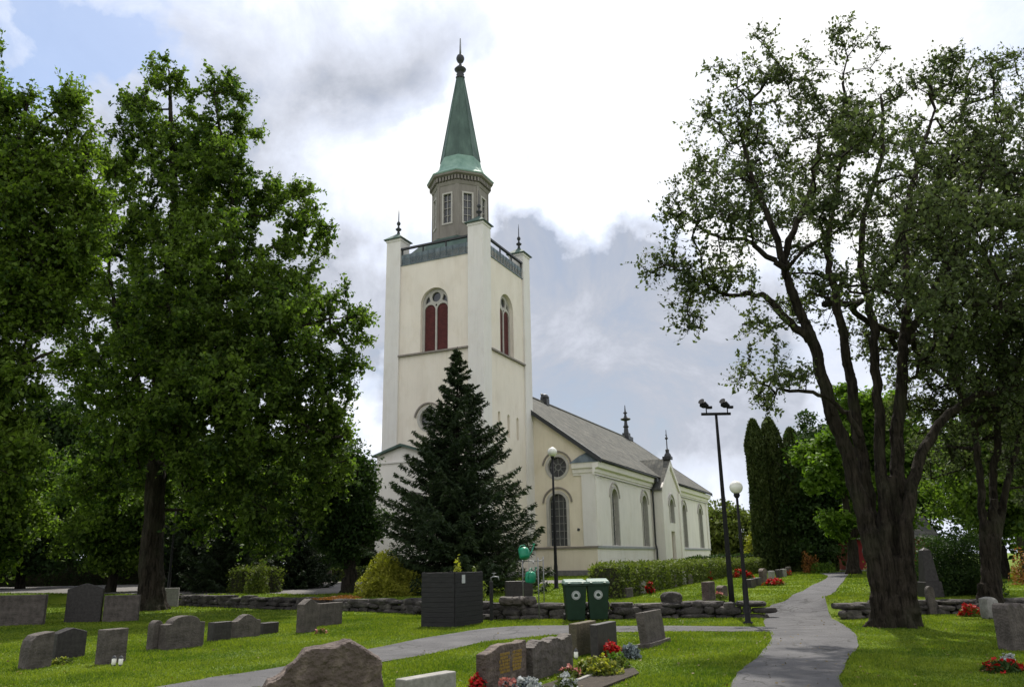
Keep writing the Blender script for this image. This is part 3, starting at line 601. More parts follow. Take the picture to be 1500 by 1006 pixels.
# main roof
yS, yN = NS - .72, NN + .72; xa, xb = NX0 - .35, NX1 + .4
def slopeplane(x0, x1, ya, yb, th=.16):
    za, zb = roofz(ya), roofz(yb)
    return [(x0, ya, za), (x1, ya, za), (x1, yb, zb), (x0, yb, zb), (x0, ya, za - th), (x1, ya, za - th), (x1, yb, zb - th), (x0, yb, zb - th)], [(0, 1, 2, 3), (7, 6, 5, 4), (0, 4, 5, 1), (1, 5, 6, 2), (2, 6, 7, 3), (3, 7, 4, 0)]
for nm, ya, yb in (('south_roof_slope', yS, NC), ('north_roof_slope', yN, NC)):
    # material is laid out in the roof's own plane, so the slates run along it
    r = MB(); Ls = math.hypot(yb - ya, (yb - ya) * SL) ; Lx = xb - xa
    r.box(0, Lx, 0, Ls, -.16, 0)
    o = r.build(nm, MAT['slate'], church)
    ang = math.atan2(roofz(yb) - roofz(ya), abs(yb - ya))
    if nm[0] == 's': o.location = (xa, ya, roofz(ya) + DZ); o.rotation_euler = (ang, 0, 0)
    else: o.location = (xb, ya, roofz(ya) + DZ); o.rotation_euler = (ang, 0, math.pi)
for xx in (xa - .06, xb):
    b = MB()
    for ya in (yS, yN):
        za, zb = roofz(ya), RZ; x0, x1 = xx, xx + .06
        b.add([(x0, ya, za - .34), (x1, ya, za - .34), (x1, NC, zb - .34), (x0, NC, zb - .34), (x0, ya, za + .04), (x1, ya, za + .04), (x1, NC, zb + .04), (x0, NC, zb + .04)], [(0, 1, 2, 3), (4, 7, 6, 5), (0, 4, 5, 1), (1, 5, 6, 2), (2, 6, 7, 3), (3, 7, 4, 0)])
    cb(b, 'bargeboard', 'iron')
b = MB()
for ya in (yS, yN):
    za, zb = roofz(ya) + .045, RZ + .045; x0, x1 = xa - .08, xa + .12; ym = ya + (NC - ya) * .42; zm = roofz(ym) + .045
    b.add([(x0, ya, za), (x1, ya, za), (x1, ym, zm), (x0, ym, zm), (x0, ya, za + .04), (x1, ya, za + .04), (x1, ym, zm + .04), (x0, ym, zm + .04)], [(0, 1, 2, 3), (4, 7, 6, 5), (0, 4, 5, 1), (1, 5, 6, 2), (2, 6, 7, 3), (3, 7, 4, 0)])
cb(b, 'verge_flashing', 'galv')
b = MB(); b.tube([(xa, NC, RZ + .02), (xb, NC, RZ + .02)], .13, 8); cb(b, 'ridge_cap', 'slate')
v = MB(); v.box(21.6, 22.3, NC - .35, NC + .35, RZ - .2, RZ + .45); v.lathe([(.42, RZ + .46), (.46, RZ + .6), (.3, RZ + .85), (.05, RZ + .95)], (21.95, NC), 10); v.lathe([(.1, RZ + .3), (.1, RZ + .75), (.16, RZ + .8), (.03, RZ + .9)], (21.2, NC), 8)
cb(v, 'roof_vent', 'iron')
v = MB(); v.box(48.1, 50.1, NC - .6, NC + .6, RZ - .35, RZ + .12); v.box(48.6, 49.6, NC - .4, NC + .4, RZ + .12, RZ + .6)
v.lathe([(.34, RZ + .55), (.26, RZ + 1.3), (.40, RZ + 1.45), (.24, RZ + 1.65), (.18, RZ + 2.2), (.62, RZ + 2.35), (.66, RZ + 2.5), (.2, RZ + 2.75), (.12, RZ + 3.1), (.3, RZ + 3.25), (.1, RZ + 3.5), (.04, RZ + 4.3)], (49.1, NC), 10)
cb(v, 'ridge_finial', 'iron')
# south transept gable
PX0, PX1, PY = 24.9, 32.3, -6.05; PC = (PX0 + PX1) / 2; PZ = 10.95; PS = (PZ - 8.0) / (PX1 - PC)
PS = 1.02; PE = 8.1; PZ = PE + (PX1 - PC) * PS * .82
pslope = (PZ - PE) / (PX1 - PC)
w = MB(); w.panel([(PX0, .2), (PX1, .2), (PX1, PE), (PC, PZ - .25), (PX0, PE)], [rect(PC - .7, PC + .7, .95, 4.1), arch(PC - .05, 1.5, 4.9, 7.2, 14)], fS(PY), .4)
w.box(PX0 - 0, PX0 + .2, PY + .002, NS + .2, .2, PE); w.box(PX1 - .2, PX1, PY + .002, NS + .2, .2, PE)
tg = cb(w, 'transept_gable', 'plaster_white')
for u in (PX0, PX1 - .9):
    w = MB(); w.prism(rect(u, u + .9, .9, PE - .15), fS(PY), .003, .12); cb(w, 'pilaster', 'plaster_white', tg)
w = MB()
for s in (-1, 1):
    w.prism([(PC + s * (PX1 - PC + .05), PE - .45), (PC + s * (PX1 - PC + .05), PE + .0), (PC, PZ - .2), (PC, PZ - .75)], fS(PY), .004, .18)
cb(w, 'raking_band', 'plaster_white', tg)
w = MB(); w.prism(rect(PX0 - .05, PX1 + .05, .2, .8), fS(PY), .003, .12); cb(w, 'gable_plinth', 'plinth', tg)
w = MB(); w.prism(rect(PC - .65, PC + .65, .95, 4.05), fS(PY), -.36, -.28); w.prism(rect(PC - .02, PC + .02, .96, 4.04), fS(PY), -.278, -.25); d_ = cb(w, 'door', 'door')
w = MB(); w.prism(rect(PC - 1.2, PC + 1.2, .2, .7), fS(PY), .13, .9); cb(w, 'door_step', 'plinth', d_)
archwin(fS(PY), PC - .05, 1.5, 4.9, 7.2, rows=3, cols=1)
w = MB(); yb = NC - (RZ - PZ) / SL      # where the transept ridge meets the main slope
for s in (-1, 1):
    xe = PC + s * (PX1 - PC + .22); ze = PE - .22 * pslope; ybe = max(NC - (RZ - ze) / SL + .3, NS + .25); y0 = PY - .16; th = .14
    w.add([(PC, y0, PZ), (PC, yb, PZ), (xe, ybe, ze), (xe, y0, ze), (PC, y0, PZ - th), (PC, yb, PZ - th), (xe, ybe, ze - th), (xe, y0, ze - th)], [(0, 1, 2, 3), (7, 6, 5, 4), (0, 3, 7, 4), (3, 2, 6, 7), (2, 1, 5, 6), (1, 0, 4, 5)])
tr = cb(w, 'transept_roof', 'slate')
w = MB(); w.box(PC - .4, PC + .4, PY - .35, PY + .5, PZ - .1, PZ + .2); w.lathe([(.4, PZ + .2), (.3, PZ + .45), (.18, PZ + .6), (.2, PZ + .9), (.06, PZ + 1.0), (.05, PZ + 1.9), (.16, PZ + 2.0), (.16, PZ + 2.1), (.05, PZ + 2.2), (.03, PZ + 2.9)], (PC, PY + .05), 8)
w.box(PC - .28, PC + .28, PY + .02, PY + .08, PZ + 2.3, PZ + 2.38)
cb(w, 'gable_cross', 'iron')
for xx in (PX0 - .25, PX1 + .25):
    w = MB(); w.tube([(xx, NS - .62, 8.95), (xx, NS - .62, 8.6), (xx, NS - .22, 8.0), (xx, NS - .2, 2.9), (xx, NS - .3, 2.4), (xx, NS - .3, .45)], .085, 8); w.box(xx - .2, xx + .2, NS - .8, NS - .45, 8.6, 8.95)
    cb(w, 'downpipe', 'iron')
w = MB(); w.tube([(8.75, -3.75, 3.84), (8.45, -3.75, 3.9)], .03, 6); w.lathe([(.07, 3.7), (.11, 3.78), (.07, 3.92)], (8.42, -3.75), 10); cb(w, 'wall_lantern', 'iron')

# ------------------------------------------------------------------ leaves and trees
def unit(a): return a / (np.linalg.norm(a, axis=-1, keepdims=True) + 1e-9)
def leafquads(P, size, aspect=.55, up=.5, rng=RNG, sizevar=.35, droop=0., longdir=None):
    n = len(P); nrm = unit(rng.normal(size=(n, 3)) + np.array([0, 0, up]))
    a = rng.normal(size=(n, 3)) if longdir is None else longdir + rng.normal(size=(n, 3)) * .35
    a[:, 2] -= droop; a = unit(a - nrm * (a * nrm).sum(1, keepdims=True)); b = np.cross(nrm, a)
    L = size * (1 + sizevar * rng.normal(size=(n, 1))).clip(.45, 1.8) * .5; W_ = L * aspect
    V = np.stack([P - a * L, P + b * W_ + nrm * W_ * .25, P + a * L, P - b * W_ + nrm * W_ * .25], 1).reshape(-1, 3)
    return V, np.arange(n * 4).reshape(-1, 4)
def roots(px, py, Y, n, rad, r0, ph):
    b = atY(px, py, Y); out = []
    for k in range(n):
        a = ph + k * 6.283 / n; ca, sa = math.cos(a), math.sin(a); q = rad * (1 + .25 * math.sin(k * 2.7))
        out.append(([(b[0] + ca * q * .3, b[1] + sa * q * .3, b[2] + .75), (b[0] + ca * q * .6, b[1] + sa * q * .6, b[2] + .25), (b[0] + ca * q, b[1] + sa * q, b[2] - .0), (b[0] + ca * q * 1.3, b[1] + sa * q * 1.3, b[2] - .14)], r0, .05))
    return out
def lobes_px(L, Y, dz=0):
    """(px,py,radius px[,depth offset]) -> world centre + radii at the distance Y"""
    out = []
    for l in L:
        off = l[3] if len(l) > 3 else 0.
        p = atY(l[0], l[1], Y + off); out.append((p, l[2] * (Y + off) / F))
    return out
def tree(name, label, base, limbs, lobes, n_clumps, lpc, leaf, mleaf, seed, spread=.4, cat='tree', group=None, mbark='bark', shell=.42, tip=.011, step=.55, trunk_flare=1.35, droop=.25, aspect=.6, up=.6, sidesk=5, sigz=.75, remesh=0, sprays=0):
    rng = np.random.default_rng(seed); base = np.array(base, float)
    root = thing(name, label, cat, base, group=group)
    P = []; par = []; rad = []; tubes = []
    for (pts, r0, r1) in limbs:
        pts = crm(np.array(pts, float), 5); n = len(pts); pts[1:-1] += rng.normal(0, .025, (n - 2, 3)) * (1 if r0 > .1 else 1.5)
        if P:
            A = np.array(P); j = int(np.argmin(((A - pts[0]) ** 2).sum(1)))
        else: j = -1
        rs = np.linspace(r0, r1, n)
        for i, p in enumerate(pts):
            P.append(p); par.append(j if i == 0 else len(P) - 2); rad.append(rs[i])
        tubes.append((pts, rs))
    nl = len(P)
    vol = np.array([r ** 2.4 for _, r in lobes]); vol /= vol.sum(); k = rng.choice(len(lobes), n_clumps, p=vol)
    d = unit(rng.normal(size=(n_clumps, 3))); rr = rng.random((n_clumps, 1)) ** shell
    Cc = np.array([lobes[i][0] for i in k]); Rr = np.array([lobes[i][1] for i in k])[:, None]
    C = Cc + d * rr * Rr * np.array([1, 1, 1.0])
    C[:, 2] = np.maximum(C[:, 2], base[2] + 1.0 + rng.random(n_clumps) * .5)
    A = np.array(P); dd = np.array([((A - c) ** 2).sum(1).min() for c in C]); order = np.argsort(dd)
    buf = np.zeros((nl + n_clumps * 40, 3)); buf[:nl] = A; cnt = nl
    twigs = []
    for ci in order:
        c = C[ci]; D = buf[:cnt] - c; ds = np.sqrt((D ** 2).sum(1)); cost = ds + .35 * np.maximum(buf[:cnt, 2] - c[2] + .2, 0)
        if nl > 3: cost[:2] += 3
        j = int(np.argmin(cost)); p0 = buf[j].copy(); dist = ds[j]
        pj = par[j]; dv = unit(p0 - buf[pj]) if pj >= 0 else np.array([0, 0, 1.])
        ctrl = p0 + dv * dist * .35 + (c - p0) * .2 + rng.normal(0, .06, 3) * dist
        m = min(max(int(dist / step), 1), 30); prev = j
        for t in np.linspace(0, 1, m + 1)[1:]:
            q = (1 - t) ** 2 * p0 + 2 * t * (1 - t) * ctrl + t * t * c
            if t < 1: q = q + rng.normal(0, .03, 3)
            buf[cnt] = q; par.append(prev); rad.append(0); prev = cnt; cnt += 1
        twigs.append((ci, prev))
    Q = buf[:cnt]; par = np.array(par); rad = np.array(rad); acc = np.zeros(cnt); e_ = 2.25
    for _, t in twigs: acc[t] += tip ** e_
    for i in range(cnt - 1, -1, -1):
        acc[i] = max(acc[i], tip ** e_)
        if par[i] >= 0: acc[par[i]] += acc[i]
    R = acc ** (1 / e_)
    # branch frustums
    ei = np.arange(nl, cnt); a = Q[par[ei]]; b = Q[ei]; ra = np.minimum(R[par[ei]], np.maximum(R[ei] * 1.5, .012)); rb_ = R[ei]
    lim = par[ei] < nl; ra = np.where(lim, np.minimum(ra, R[ei] * 1.4), ra)
    dv = unit(b - a); ref = np.where(np.abs(dv[:, 2:3]) < .9, np.array([[0, 0, 1.]]), np.array([[1., 0, 0]])); u = unit(np.cross(dv, ref)); v = np.cross(dv, u)
    K = sidesk; an = np.arange(K) * 2 * math.pi / K; ring = u[:, None] * np.cos(an)[None, :, None] + v[:, None] * np.sin(an)[None, :, None]
    V = np.concatenate([a[:, None] + ring * ra[:, None, None], (b + dv * .02)[:, None] + ring * rb_[:, None, None]], 1).reshape(-1, 3) - base
    n = len(ei); o0 = (np.arange(n) * 2 * K)[:, None]; i_ = np.arange(K); fcs = np.stack([o0 + i_, o0 + (i_ + 1) % K, o0 + K + (i_ + 1) % K, o0 + K + i_], -1).reshape(-1, 4)
    vs = [V]; fs = [fcs]; off = len(V); tv = []; tf = []; toff = 0
    for (pts, rs) in tubes:
        K2 = 16; pp = pts - base; T_ = unit(np.gradient(pp, axis=0)); ref = np.array([1., 0, 0]); rings = []
        for i in range(len(pp)):
            u1 = ref - T_[i] * ref.dot(T_[i]); u1 /= np.linalg.norm(u1); ref = u1; v1 = np.cross(T_[i], u1); an = np.arange(K2) * 2 * math.pi / K2
            hgt = pp[i][2]; fl_ = 1 + (trunk_flare - 1) * math.exp(-max(hgt, 0) / .5) if rs[0] > .12 else 1
            rr_ = rs[i] * fl_ * (1 + .07 * np.sin(an * 3 + hgt * .8 + seed) + .045 * np.sin(an * 5 - hgt * 1.3) + (.10 * np.maximum(np.sin(an * 4 + seed), 0) * math.exp(-max(hgt, 0) / .45) * 2 if rs[0] > .12 else 0) + rng.normal(0, .02, K2))
            rings.append(pp[i] + (u1 * np.cos(an)[:, None] + v1 * np.sin(an)[:, None]) * rr_[:, None])
        rings = [rings[0].mean(0) + (rings[0] - rings[0].mean(0)) * .01] + rings + [rings[-1].mean(0) + (rings[-1] - rings[-1].mean(0)) * .01]
        Vr = np.concatenate(rings); n = len(rings); idx = np.arange(n * K2).reshape(n, K2); f_ = np.stack([idx[:-1], np.roll(idx[:-1], -1, 1), np.roll(idx[1:], -1, 1), idx[1:]], -1).reshape(-1, 4)
        if remesh and rs[0] > .10: tv.append(Vr); tf.append(f_ + toff); toff += len(Vr)
        else: vs.append(Vr); fs.append(f_ + off); off += len(Vr)
    if remesh:
        o = npmesh('trunk', np.concatenate(tv), np.concatenate(tf), MAT[mbark], root, smooth=True)
        mo = o.modifiers.new('r', 'REMESH'); mo.mode = 'VOXEL'; mo.voxel_size = remesh; mo.use_smooth_shade = True
        mo = o.modifiers.new('s', 'SMOOTH'); mo.iterations = 5; mo.factor = .6
        tx = bpy.data.textures.new('bark_ridges', 'CLOUDS'); tx.noise_scale = .14; tx.noise_depth = 3
        mo = o.modifiers.new('d', 'DISPLACE'); mo.texture = tx; mo.strength = .05; mo.mid_level = .5
        npmesh('branches', np.concatenate(vs), np.concatenate(fs), MAT[mbark], root, smooth=True)
    else: npmesh('trunk', np.concatenate(vs), np.concatenate(fs), MAT[mbark], root, smooth=True)
    # leaves
    LP = []; LN = None
    if sprays:      # every twig end carries a fan of fine shoots and the leaves sit along the shoots
        ce = np.repeat(np.array([Q[t] for _, t in twigs]), sprays, 0); pe = np.repeat(np.array([Q[par[t]] for _, t in twigs]), sprays, 0); ns = len(ce)
        dd_ = unit(unit(rng.normal(size=(ns, 3))) + .55 * unit(ce - pe) + np.array([0, 0, .12])); Ls_ = spread * 1.9 * rng.uniform(.5, 1.15, (ns, 1)); st = ce + (pe - ce) * rng.random((ns, 1)) * .6
        bend = unit(rng.normal(size=(ns, 3))) * .18 * Ls_; en = st + dd_ * Ls_; md = st + dd_ * Ls_ * .5 + bend
        u_ = unit(np.cross(dd_, np.array([.3, .2, 1.]))); v_ = np.cross(dd_, u_); tri = [(u_ * math.cos(q) + v_ * math.sin(q)) for q in (0, 2.1, 4.2)]
        VV = np.stack([st + w_ * tip * .8 for w_ in tri] + [md + w_ * tip * .6 for w_ in tri] + [en + w_ * tip * .25 for w_ in tri], 1).reshape(-1, 3) - base
        o9 = (np.arange(ns) * 9)[:, None]; FF = np.concatenate([np.stack([o9[:, 0] + a_ + i_, o9[:, 0] + a_ + (i_ + 1) % 3, o9[:, 0] + a_ + 3 + (i_ + 1) % 3, o9[:, 0] + a_ + 3 + i_], -1) for a_ in (0, 3) for i_ in range(3)])
        npmesh('twigs', VV, FF, MAT[mbark], root)
        per = max(int(lpc / sprays), 2); t_ = (np.arange(per)[None, :] + rng.random((ns, per))) / per; t_ = t_[..., None]
        pos = (1 - t_) ** 2 * st[:, None] + 2 * t_ * (1 - t_) * md[:, None] + t_ ** 2 * en[:, None]
        pos = pos + unit(rng.normal(size=pos.shape)) * leaf * .55 * rng.uniform(.6, 1.3, (ns, per, 1)); keep = rng.random((ns, per)) < .92
        LP = [pos[keep]]
    for ci, t in (twigs if not sprays else []):
        c = Q[t]; m = int(lpc * rng.uniform(.6, 1.4)); s = spread * rng.uniform(.7, 1.25)
        g_ = unit(rng.normal(size=(m, 3))) * rng.random((m, 1)) ** .45 * 1.75 * np.array([s, s, s * sigz]); pr = Q[par[t]]
        f_ = rng.random((m, 1)) ** 2 * .8
        LP.append(c * (1 - f_) + pr * f_ + g_ * (1 - .3 * f_))
    LP = np.concatenate(LP); LP = LP[LP[:, 2] > base[2] + .5]
    V, Fq = leafquads(LP - base, leaf, aspect, up, rng, droop=droop)
    npmesh('crown', V, Fq, MAT[mleaf], root)
    return root
def limbpx(L, Y):
    """[(px,py[,depth off])...] -> world points"""
    return [tuple(atY(p[0], p[1], Y + (p[2] if len(p) > 2 else 0))) for p in L]
def dup(root, loc, rz, label, scale=1., group=None, name=None):
    r = root.copy(); COL.objects.link(r); r.location = tuple(map(float, loc)); r.rotation_euler = (0, 0, rz); r['label'] = label
    r.scale = scale if hasattr(scale, '__len__') else (scale,) * 3
    if group: r['group'] = group
    for ch in list(root.children):
        c = ch.copy(); COL.objects.link(c); c.parent = r
        for gch in list(ch.children):
            d = gch.copy(); COL.objects.link(d); d.parent = c
    return r

# --- big tree on the right with many leaders, standing beside the path
Y4 = 19.2; B4 = G(1313, 917); Y4 = B4[1]
lim4 = [
 (limbpx([(1313, 925), (1310, 860), (1304, 800), (1300, 750), (1298, 700)], Y4), .36, .14),
 (limbpx([(1296, 922, -.1), (1288, 850, -.15), (1272, 780, -.2), (1258, 720, -.2), (1237, 650, -.2), (1213, 585, -.2), (1190, 505, -.2), (1165, 440, -.2), (1150, 390, -.2), (1165, 330, -.2), (1190, 270, -.2), (1200, 200, -.2)], Y4), .24, .05),
 (limbpx([(1186, 500), (1140, 455), (1115, 432), (1060, 430), (1010, 400), (965, 385)], Y4 - .6), .11, .025),
 (limbpx([(1152, 395), (1118, 370), (1090, 350), (1040, 345), (1000, 310)], Y4 - .5), .08, .02),
 (limbpx([(1300, 922, .3), (1292, 840, .4), (1278, 760, .45), (1265, 680, .5), (1252, 600, .5), (1240, 520, .5), (1225, 440, .5), (1212, 370, .5), (1222, 290, .5), (1240, 190, .5), (1235, 110, .5)], Y4), .20, .045),
 (limbpx([(1310, 922, -.25), (1303, 840, -.25), (1298, 760, -.15), (1290, 660, .1), (1283, 560, .1), (1278, 470, .1), (1262, 390, .1), (1270, 300, .1), (1292, 220, .1), (1290, 140, .1)], Y4), .18, .045),
 (limbpx([(1322, 922, 0), (1320, 840, -.1), (1316, 760, -.1), (1316, 680, -.1), (1318, 580, -.1), (1322, 500, -.1), (1333, 430, -.1), (1325, 340, -.1), (1345, 240, -.1), (1370, 160, -.1)], Y4), .22, .045),
 (limbpx([(1335, 922, -.2), (1330, 850, -.3), (1326, 780, -.4), (1336, 710, -.4), (1360, 645, -.4), (1400, 596, -.4), (1450, 575, -.4), (1500, 560, -.4)], Y4), .20, .06),
 (limbpx([(1325, 500), (1370, 420), (1410, 350), (1440, 260)], Y4 + .2), .12, .04),
 (limbpx([(1150, 390), (1120, 300), (1090, 220), (1100, 150)], Y4 + .3), .09, .025),
 (limbpx([(1262, 640), (1235, 600), (1190, 575), (1140, 570), (1110, 560)], Y4 - .9), .07, .02),
]
lob4 = lobes_px([(1180, 130, 70), (1120, 110, 50), (1225, 60, 45), (1280, 75, 32), (1120, 50, 26), (1060, 110, 32), (1035, 170, 34), (1080, 170, 50), (1210, 190, 80), (1100, 210, 70, 1.5), (1030, 240, 48), (1000, 290, 38), (985, 330, 30), (1060, 300, 75, -1.5),
                 (975, 385, 38), (1010, 420, 45, -.6), (1060, 400, 60, -.8), (945, 395, 20), (1000, 470, 30, -.6), (1130, 300, 80, 1.5), (1220, 300, 80, -2.2), (1270, 180, 70, 1.6), (1340, 130, 55), (1330, 260, 80, -2), (1390, 110, 50, 1),
                 (1120, 480, 50, -.8), (1100, 550, 35, -.9), (1130, 590, 32, -.9), (1160, 545, 45, -1.1), (1200, 420, 75, 1.5), (1290, 400, 70, -2.2), (1360, 350, 80, 1), (1440, 190, 70, .6), (1400, 440, 70, -1.6), (1390, 90, 30), (1470, 90, 30, 1),
                 (1480, 500, 70, -.5), (1400, 530, 60, -1), (1180, 270, 60, 4), (1250, 200, 60, -4), (1300, 320, 70, 4), (1350, 440, 70, -4.2), (1400, 250, 70, 4), (1380, 300, 60, -4.2), (1480, 330, 70, -4), (1520, 430, 80, -3.4), (1290, 490, 60, 4), (1350, 520, 60, 5), (1420, 490, 70, 5), (1400, 600, 50, 4.5), (1320, 590, 40, 5), (1470, 600, 60, 4)], Y4)
lim4 += roots(1313, 919, Y4, 7, .56, .14, .4)
tree('leafy_tree', 'large tree with many dark upright limbs and a thin crown, right of the path', B4, lim4, lob4, 1950, 44, .095, 'leaf_ash', 41, sprays=6, spread=.24, shell=.55, tip=.0065, step=.35, remesh=.035, trunk_flare=1.18, droop=.1, up=.3)

# --- tree behind it to the right
B5 = G(1452, 897); Y5 = B5[1]
lim5 = [(limbpx([(1452, 905), (1450, 850), (1454, 780), (1456, 730)], Y5), .24, .10),
        (limbpx([(1446, 900), (1444, 800), (1436, 720), (1430, 640), (1400, 540), (1385, 440), (1390, 300), (1400, 180)], Y5), .13, .03),
        (limbpx([(1454, 900), (1454, 790), (1457, 700), (1462, 600), (1465, 500), (1450, 380), (1460, 250)], Y5 + .3), .15, .03),
        (limbpx([(1460, 900), (1462, 790), (1478, 700), (1500, 620), (1530, 500), (1540, 350)], Y5), .13, .03)]
lob5 = lobes_px([(1410, 130, 60), (1470, 110, 60), (1350, 230, 70), (1420, 240, 110), (1500, 240, 120), (1340, 380, 70, 1), (1400, 400, 120), (1500, 420, 130), (1350, 520, 70, 1), (1430, 550, 100, 1.5), (1530, 600, 110), (1380, 620, 60, 1.5), (1450, 660, 60, 2),
                 (1570, 300, 120), (1600, 500, 130), (1520, 700, 60, 1), (1420, 350, 100, -4), (1500, 450, 110, -4.5), (1450, 250, 90, -4), (1540, 300, 110, -4.5), (1470, 520, 80, -4), (1580, 420, 110, -5), (1380, 660, 50, 3), (1500, 640, 60, 2), (1440, 590, 60, -3), (1520, 560, 80, -4)], Y5)
lim5 += roots(1452, 897, Y5, 6, .4, .11, .1)
tree('leafy_tree', 'dense dark tree with three upright limbs behind the clipped round bush at the right edge', B5, lim5, lob5, 1050, 52, .115, 'leaf_ash', 55, sprays=7, remesh=.035, spread=.34, shell=.5, tip=.01)

# --- big linden on the left
B2 = G(222, 893); Y2 = B2[1]
lim2 = [(limbpx([(222, 900), (222, 850), (224, 780), (228, 680)], Y2), .50, .36),
        (limbpx([(228, 700), (235, 560), (245, 420), (255, 300), (250, 160), (245, 95)], Y2), .34, .04),
        (limbpx([(230, 640), (280, 540), (330, 420), (340, 300), (320, 180), (312, 110)], Y2 - .6), .2, .03),
        (limbpx([(232, 600), (300, 540), (390, 500), (470, 470), (530, 465)], Y2 - .5), .16, .03),
        (limbpx([(240, 520), (320, 440), (400, 360), (460, 345)], Y2 + .6), .14, .03),
        (limbpx([(228, 640), (190, 520), (160, 400), (170, 260)], Y2), .18, .03),
        (limbpx([(230, 670), (300, 620), (400, 610), (490, 640)], Y2 - .8), .14, .03)]
lob2 = lobes_px([(243, 120, 42), (308, 130, 40), (196, 150, 30), (350, 140, 25), (345, 190, 45), (215, 210, 70), (290, 220, 75), (180, 250, 45, 1), (280, 310, 105), (360, 280, 60), (400, 300, 45), (445, 280, 28), (440, 330, 55), (475, 350, 30), (190, 350, 80, 1),
                 (300, 430, 120, -1.5), (400, 420, 85), (470, 455, 60), (520, 465, 28), (200, 470, 100, 1), (380, 520, 110, -1.5), (470, 540, 45), (280, 560, 120, -1.5), (180, 590, 90, 1), (430, 600, 75), (490, 620, 35), (500, 680, 24), (340, 660, 95, -2), (420, 690, 60),
                 (240, 680, 80, 1.5), (150, 690, 60, 2), (370, 740, 50, -1), (440, 740, 35), (150, 240, 38), (140, 330, 50, 1), (125, 430, 50, 2), (110, 530, 50, 2), (485, 590, 48), (480, 655, 48), (470, 715, 42), (395, 775, 45), (520, 490, 38), (500, 545, 35), (300, 740, 50, -1), (410, 470, 60, -3), (300, 350, 70, -3), (330, 560, 80, -4), (230, 480, 80, -4), (260, 620, 70, -4), (330, 240, 45, -2.2), (180, 640, 60, -3.5)], Y2)
lim2 += roots(222, 895, Y2, 6, .62, .15, .2)
tree('linden_tree', 'tallest leafy tree on the left, its dark crown reaching nearly to the church tower', B2, lim2, lob2, 2200, 126, .16, 'leaf_linden', 22, sprays=9, remesh=.045, spread=.35, shell=.55, tip=.011, droop=.5)

# --- left edge tree, trunk outside the frame
B1 = np.array([-19.2, 23.5, 0.]); B1[2] = Hf(B1[0], B1[1]); Y1 = 23.5; P0 = lambda x, z, dy=0: (x, 23.5 + dy, z)
lim1 = [([P0(-19.2, -.1), P0(-19.1, 3), P0(-18.6, 7)], .42, .3), ([P0(-18.6, 6.5), P0(-17.8, 10), P0(-16.4, 14), P0(-16, 16.5)], .28, .04), ([P0(-18.6, 7), P0(-16.5, 9.5), P0(-14, 12), P0(-13.2, 14)], .18, .03), ([P0(-18.8, 5), P0(-17, 6.5), P0(-15, 7.5), P0(-14, 8)], .15, .03)]
lob1 = lobes_px([(0, 165, 60), (50, 230, 60), (105, 170, 35), (100, 140, 22), (125, 215, 32), (130, 300, 38), (120, 360, 40), (20, 320, 95), (100, 270, 50), (-60, 250, 100), (30, 440, 70), (-60, 450, 120), (0, 560, 65), (95, 380, 55, 1), (-50, 650, 90), (20, 660, 42), (70, 460, 50, 1), (-100, 800, 60), (-60, 90, 70)], Y1)
tree('linden_tree', 'leafy tree cut by the left edge, bright green tufts hanging over the headstones', B1, lim1, lob1, 1300, 117, .135, 'leaf_bright', 11, sprays=9, spread=.38, shell=.5, droop=.5)

# --- a generic deciduous tree, then copies for the background
def generic(name, label, base, h, w, seed, mleaf, n=420, lpc=70, leaf=.24, spread=.6, group=None, low=.18, mb='bark_dark', r0=.22):
    rng = np.random.default_rng(seed); b = np.array(base, float)
    P = lambda x, y, z: tuple(b + np.array([x * w, y * w, z * h]))
    lim = [([P(0, 0, -.02), P(.02, 0, .15), P(-.02, .02, .4), P(.03, 0, .7), P(0, 0, .93)], r0, .03)]
    for k in range(5):
        a = k * 1.257 + rng.random(); z = .25 + .09 * k; lim.append(([P(0, 0, z), P(.2 * math.cos(a), .2 * math.sin(a), z + .1), P(.36 * math.cos(a), .36 * math.sin(a), z + .22)], r0 * .4, .02))
    lob = []
    for k in range(20):
        z = low + (1 - low) * (k + .5) / 20; env = math.sin(math.pi * min(max((z - low) / (1 - low) * .86 + .12, 0), 1)) ** .7 * .5; a = rng.random() * 6.28; rr = env * .55 * rng.random() ** .5
        lob.append((b + np.array([math.cos(a) * rr * w, math.sin(a) * rr * w, z * h * .94]), env * w * rng.uniform(.45, .75)))
    return tree(name, label, b, lim, lob, n, lpc, leaf, mleaf, seed, spread=spread, group=group, mbark=mb, shell=.5, droop=.3)
def gz(x, y): return (x, y, Hf(x, y))
BGG = 'background trees behind the left headstones'
p3 = G(510, 868)
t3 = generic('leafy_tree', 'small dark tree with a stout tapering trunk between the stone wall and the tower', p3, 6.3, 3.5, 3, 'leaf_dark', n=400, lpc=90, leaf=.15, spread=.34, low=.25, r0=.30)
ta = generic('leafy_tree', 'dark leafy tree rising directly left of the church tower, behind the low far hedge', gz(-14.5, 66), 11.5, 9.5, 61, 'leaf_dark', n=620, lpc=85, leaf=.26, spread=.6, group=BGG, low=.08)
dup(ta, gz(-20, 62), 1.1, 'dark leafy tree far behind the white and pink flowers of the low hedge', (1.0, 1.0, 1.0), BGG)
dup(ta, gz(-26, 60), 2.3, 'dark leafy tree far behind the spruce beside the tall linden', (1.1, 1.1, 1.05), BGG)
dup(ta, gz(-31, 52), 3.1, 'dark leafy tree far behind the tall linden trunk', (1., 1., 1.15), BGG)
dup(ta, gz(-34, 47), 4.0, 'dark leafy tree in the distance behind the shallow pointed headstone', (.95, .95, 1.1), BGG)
dup(ta, gz(-42, 50), 5.2, 'dark leafy tree in the distance at the left edge, behind the wide capped headstone', (1.2, 1.2, 1.3), BGG)
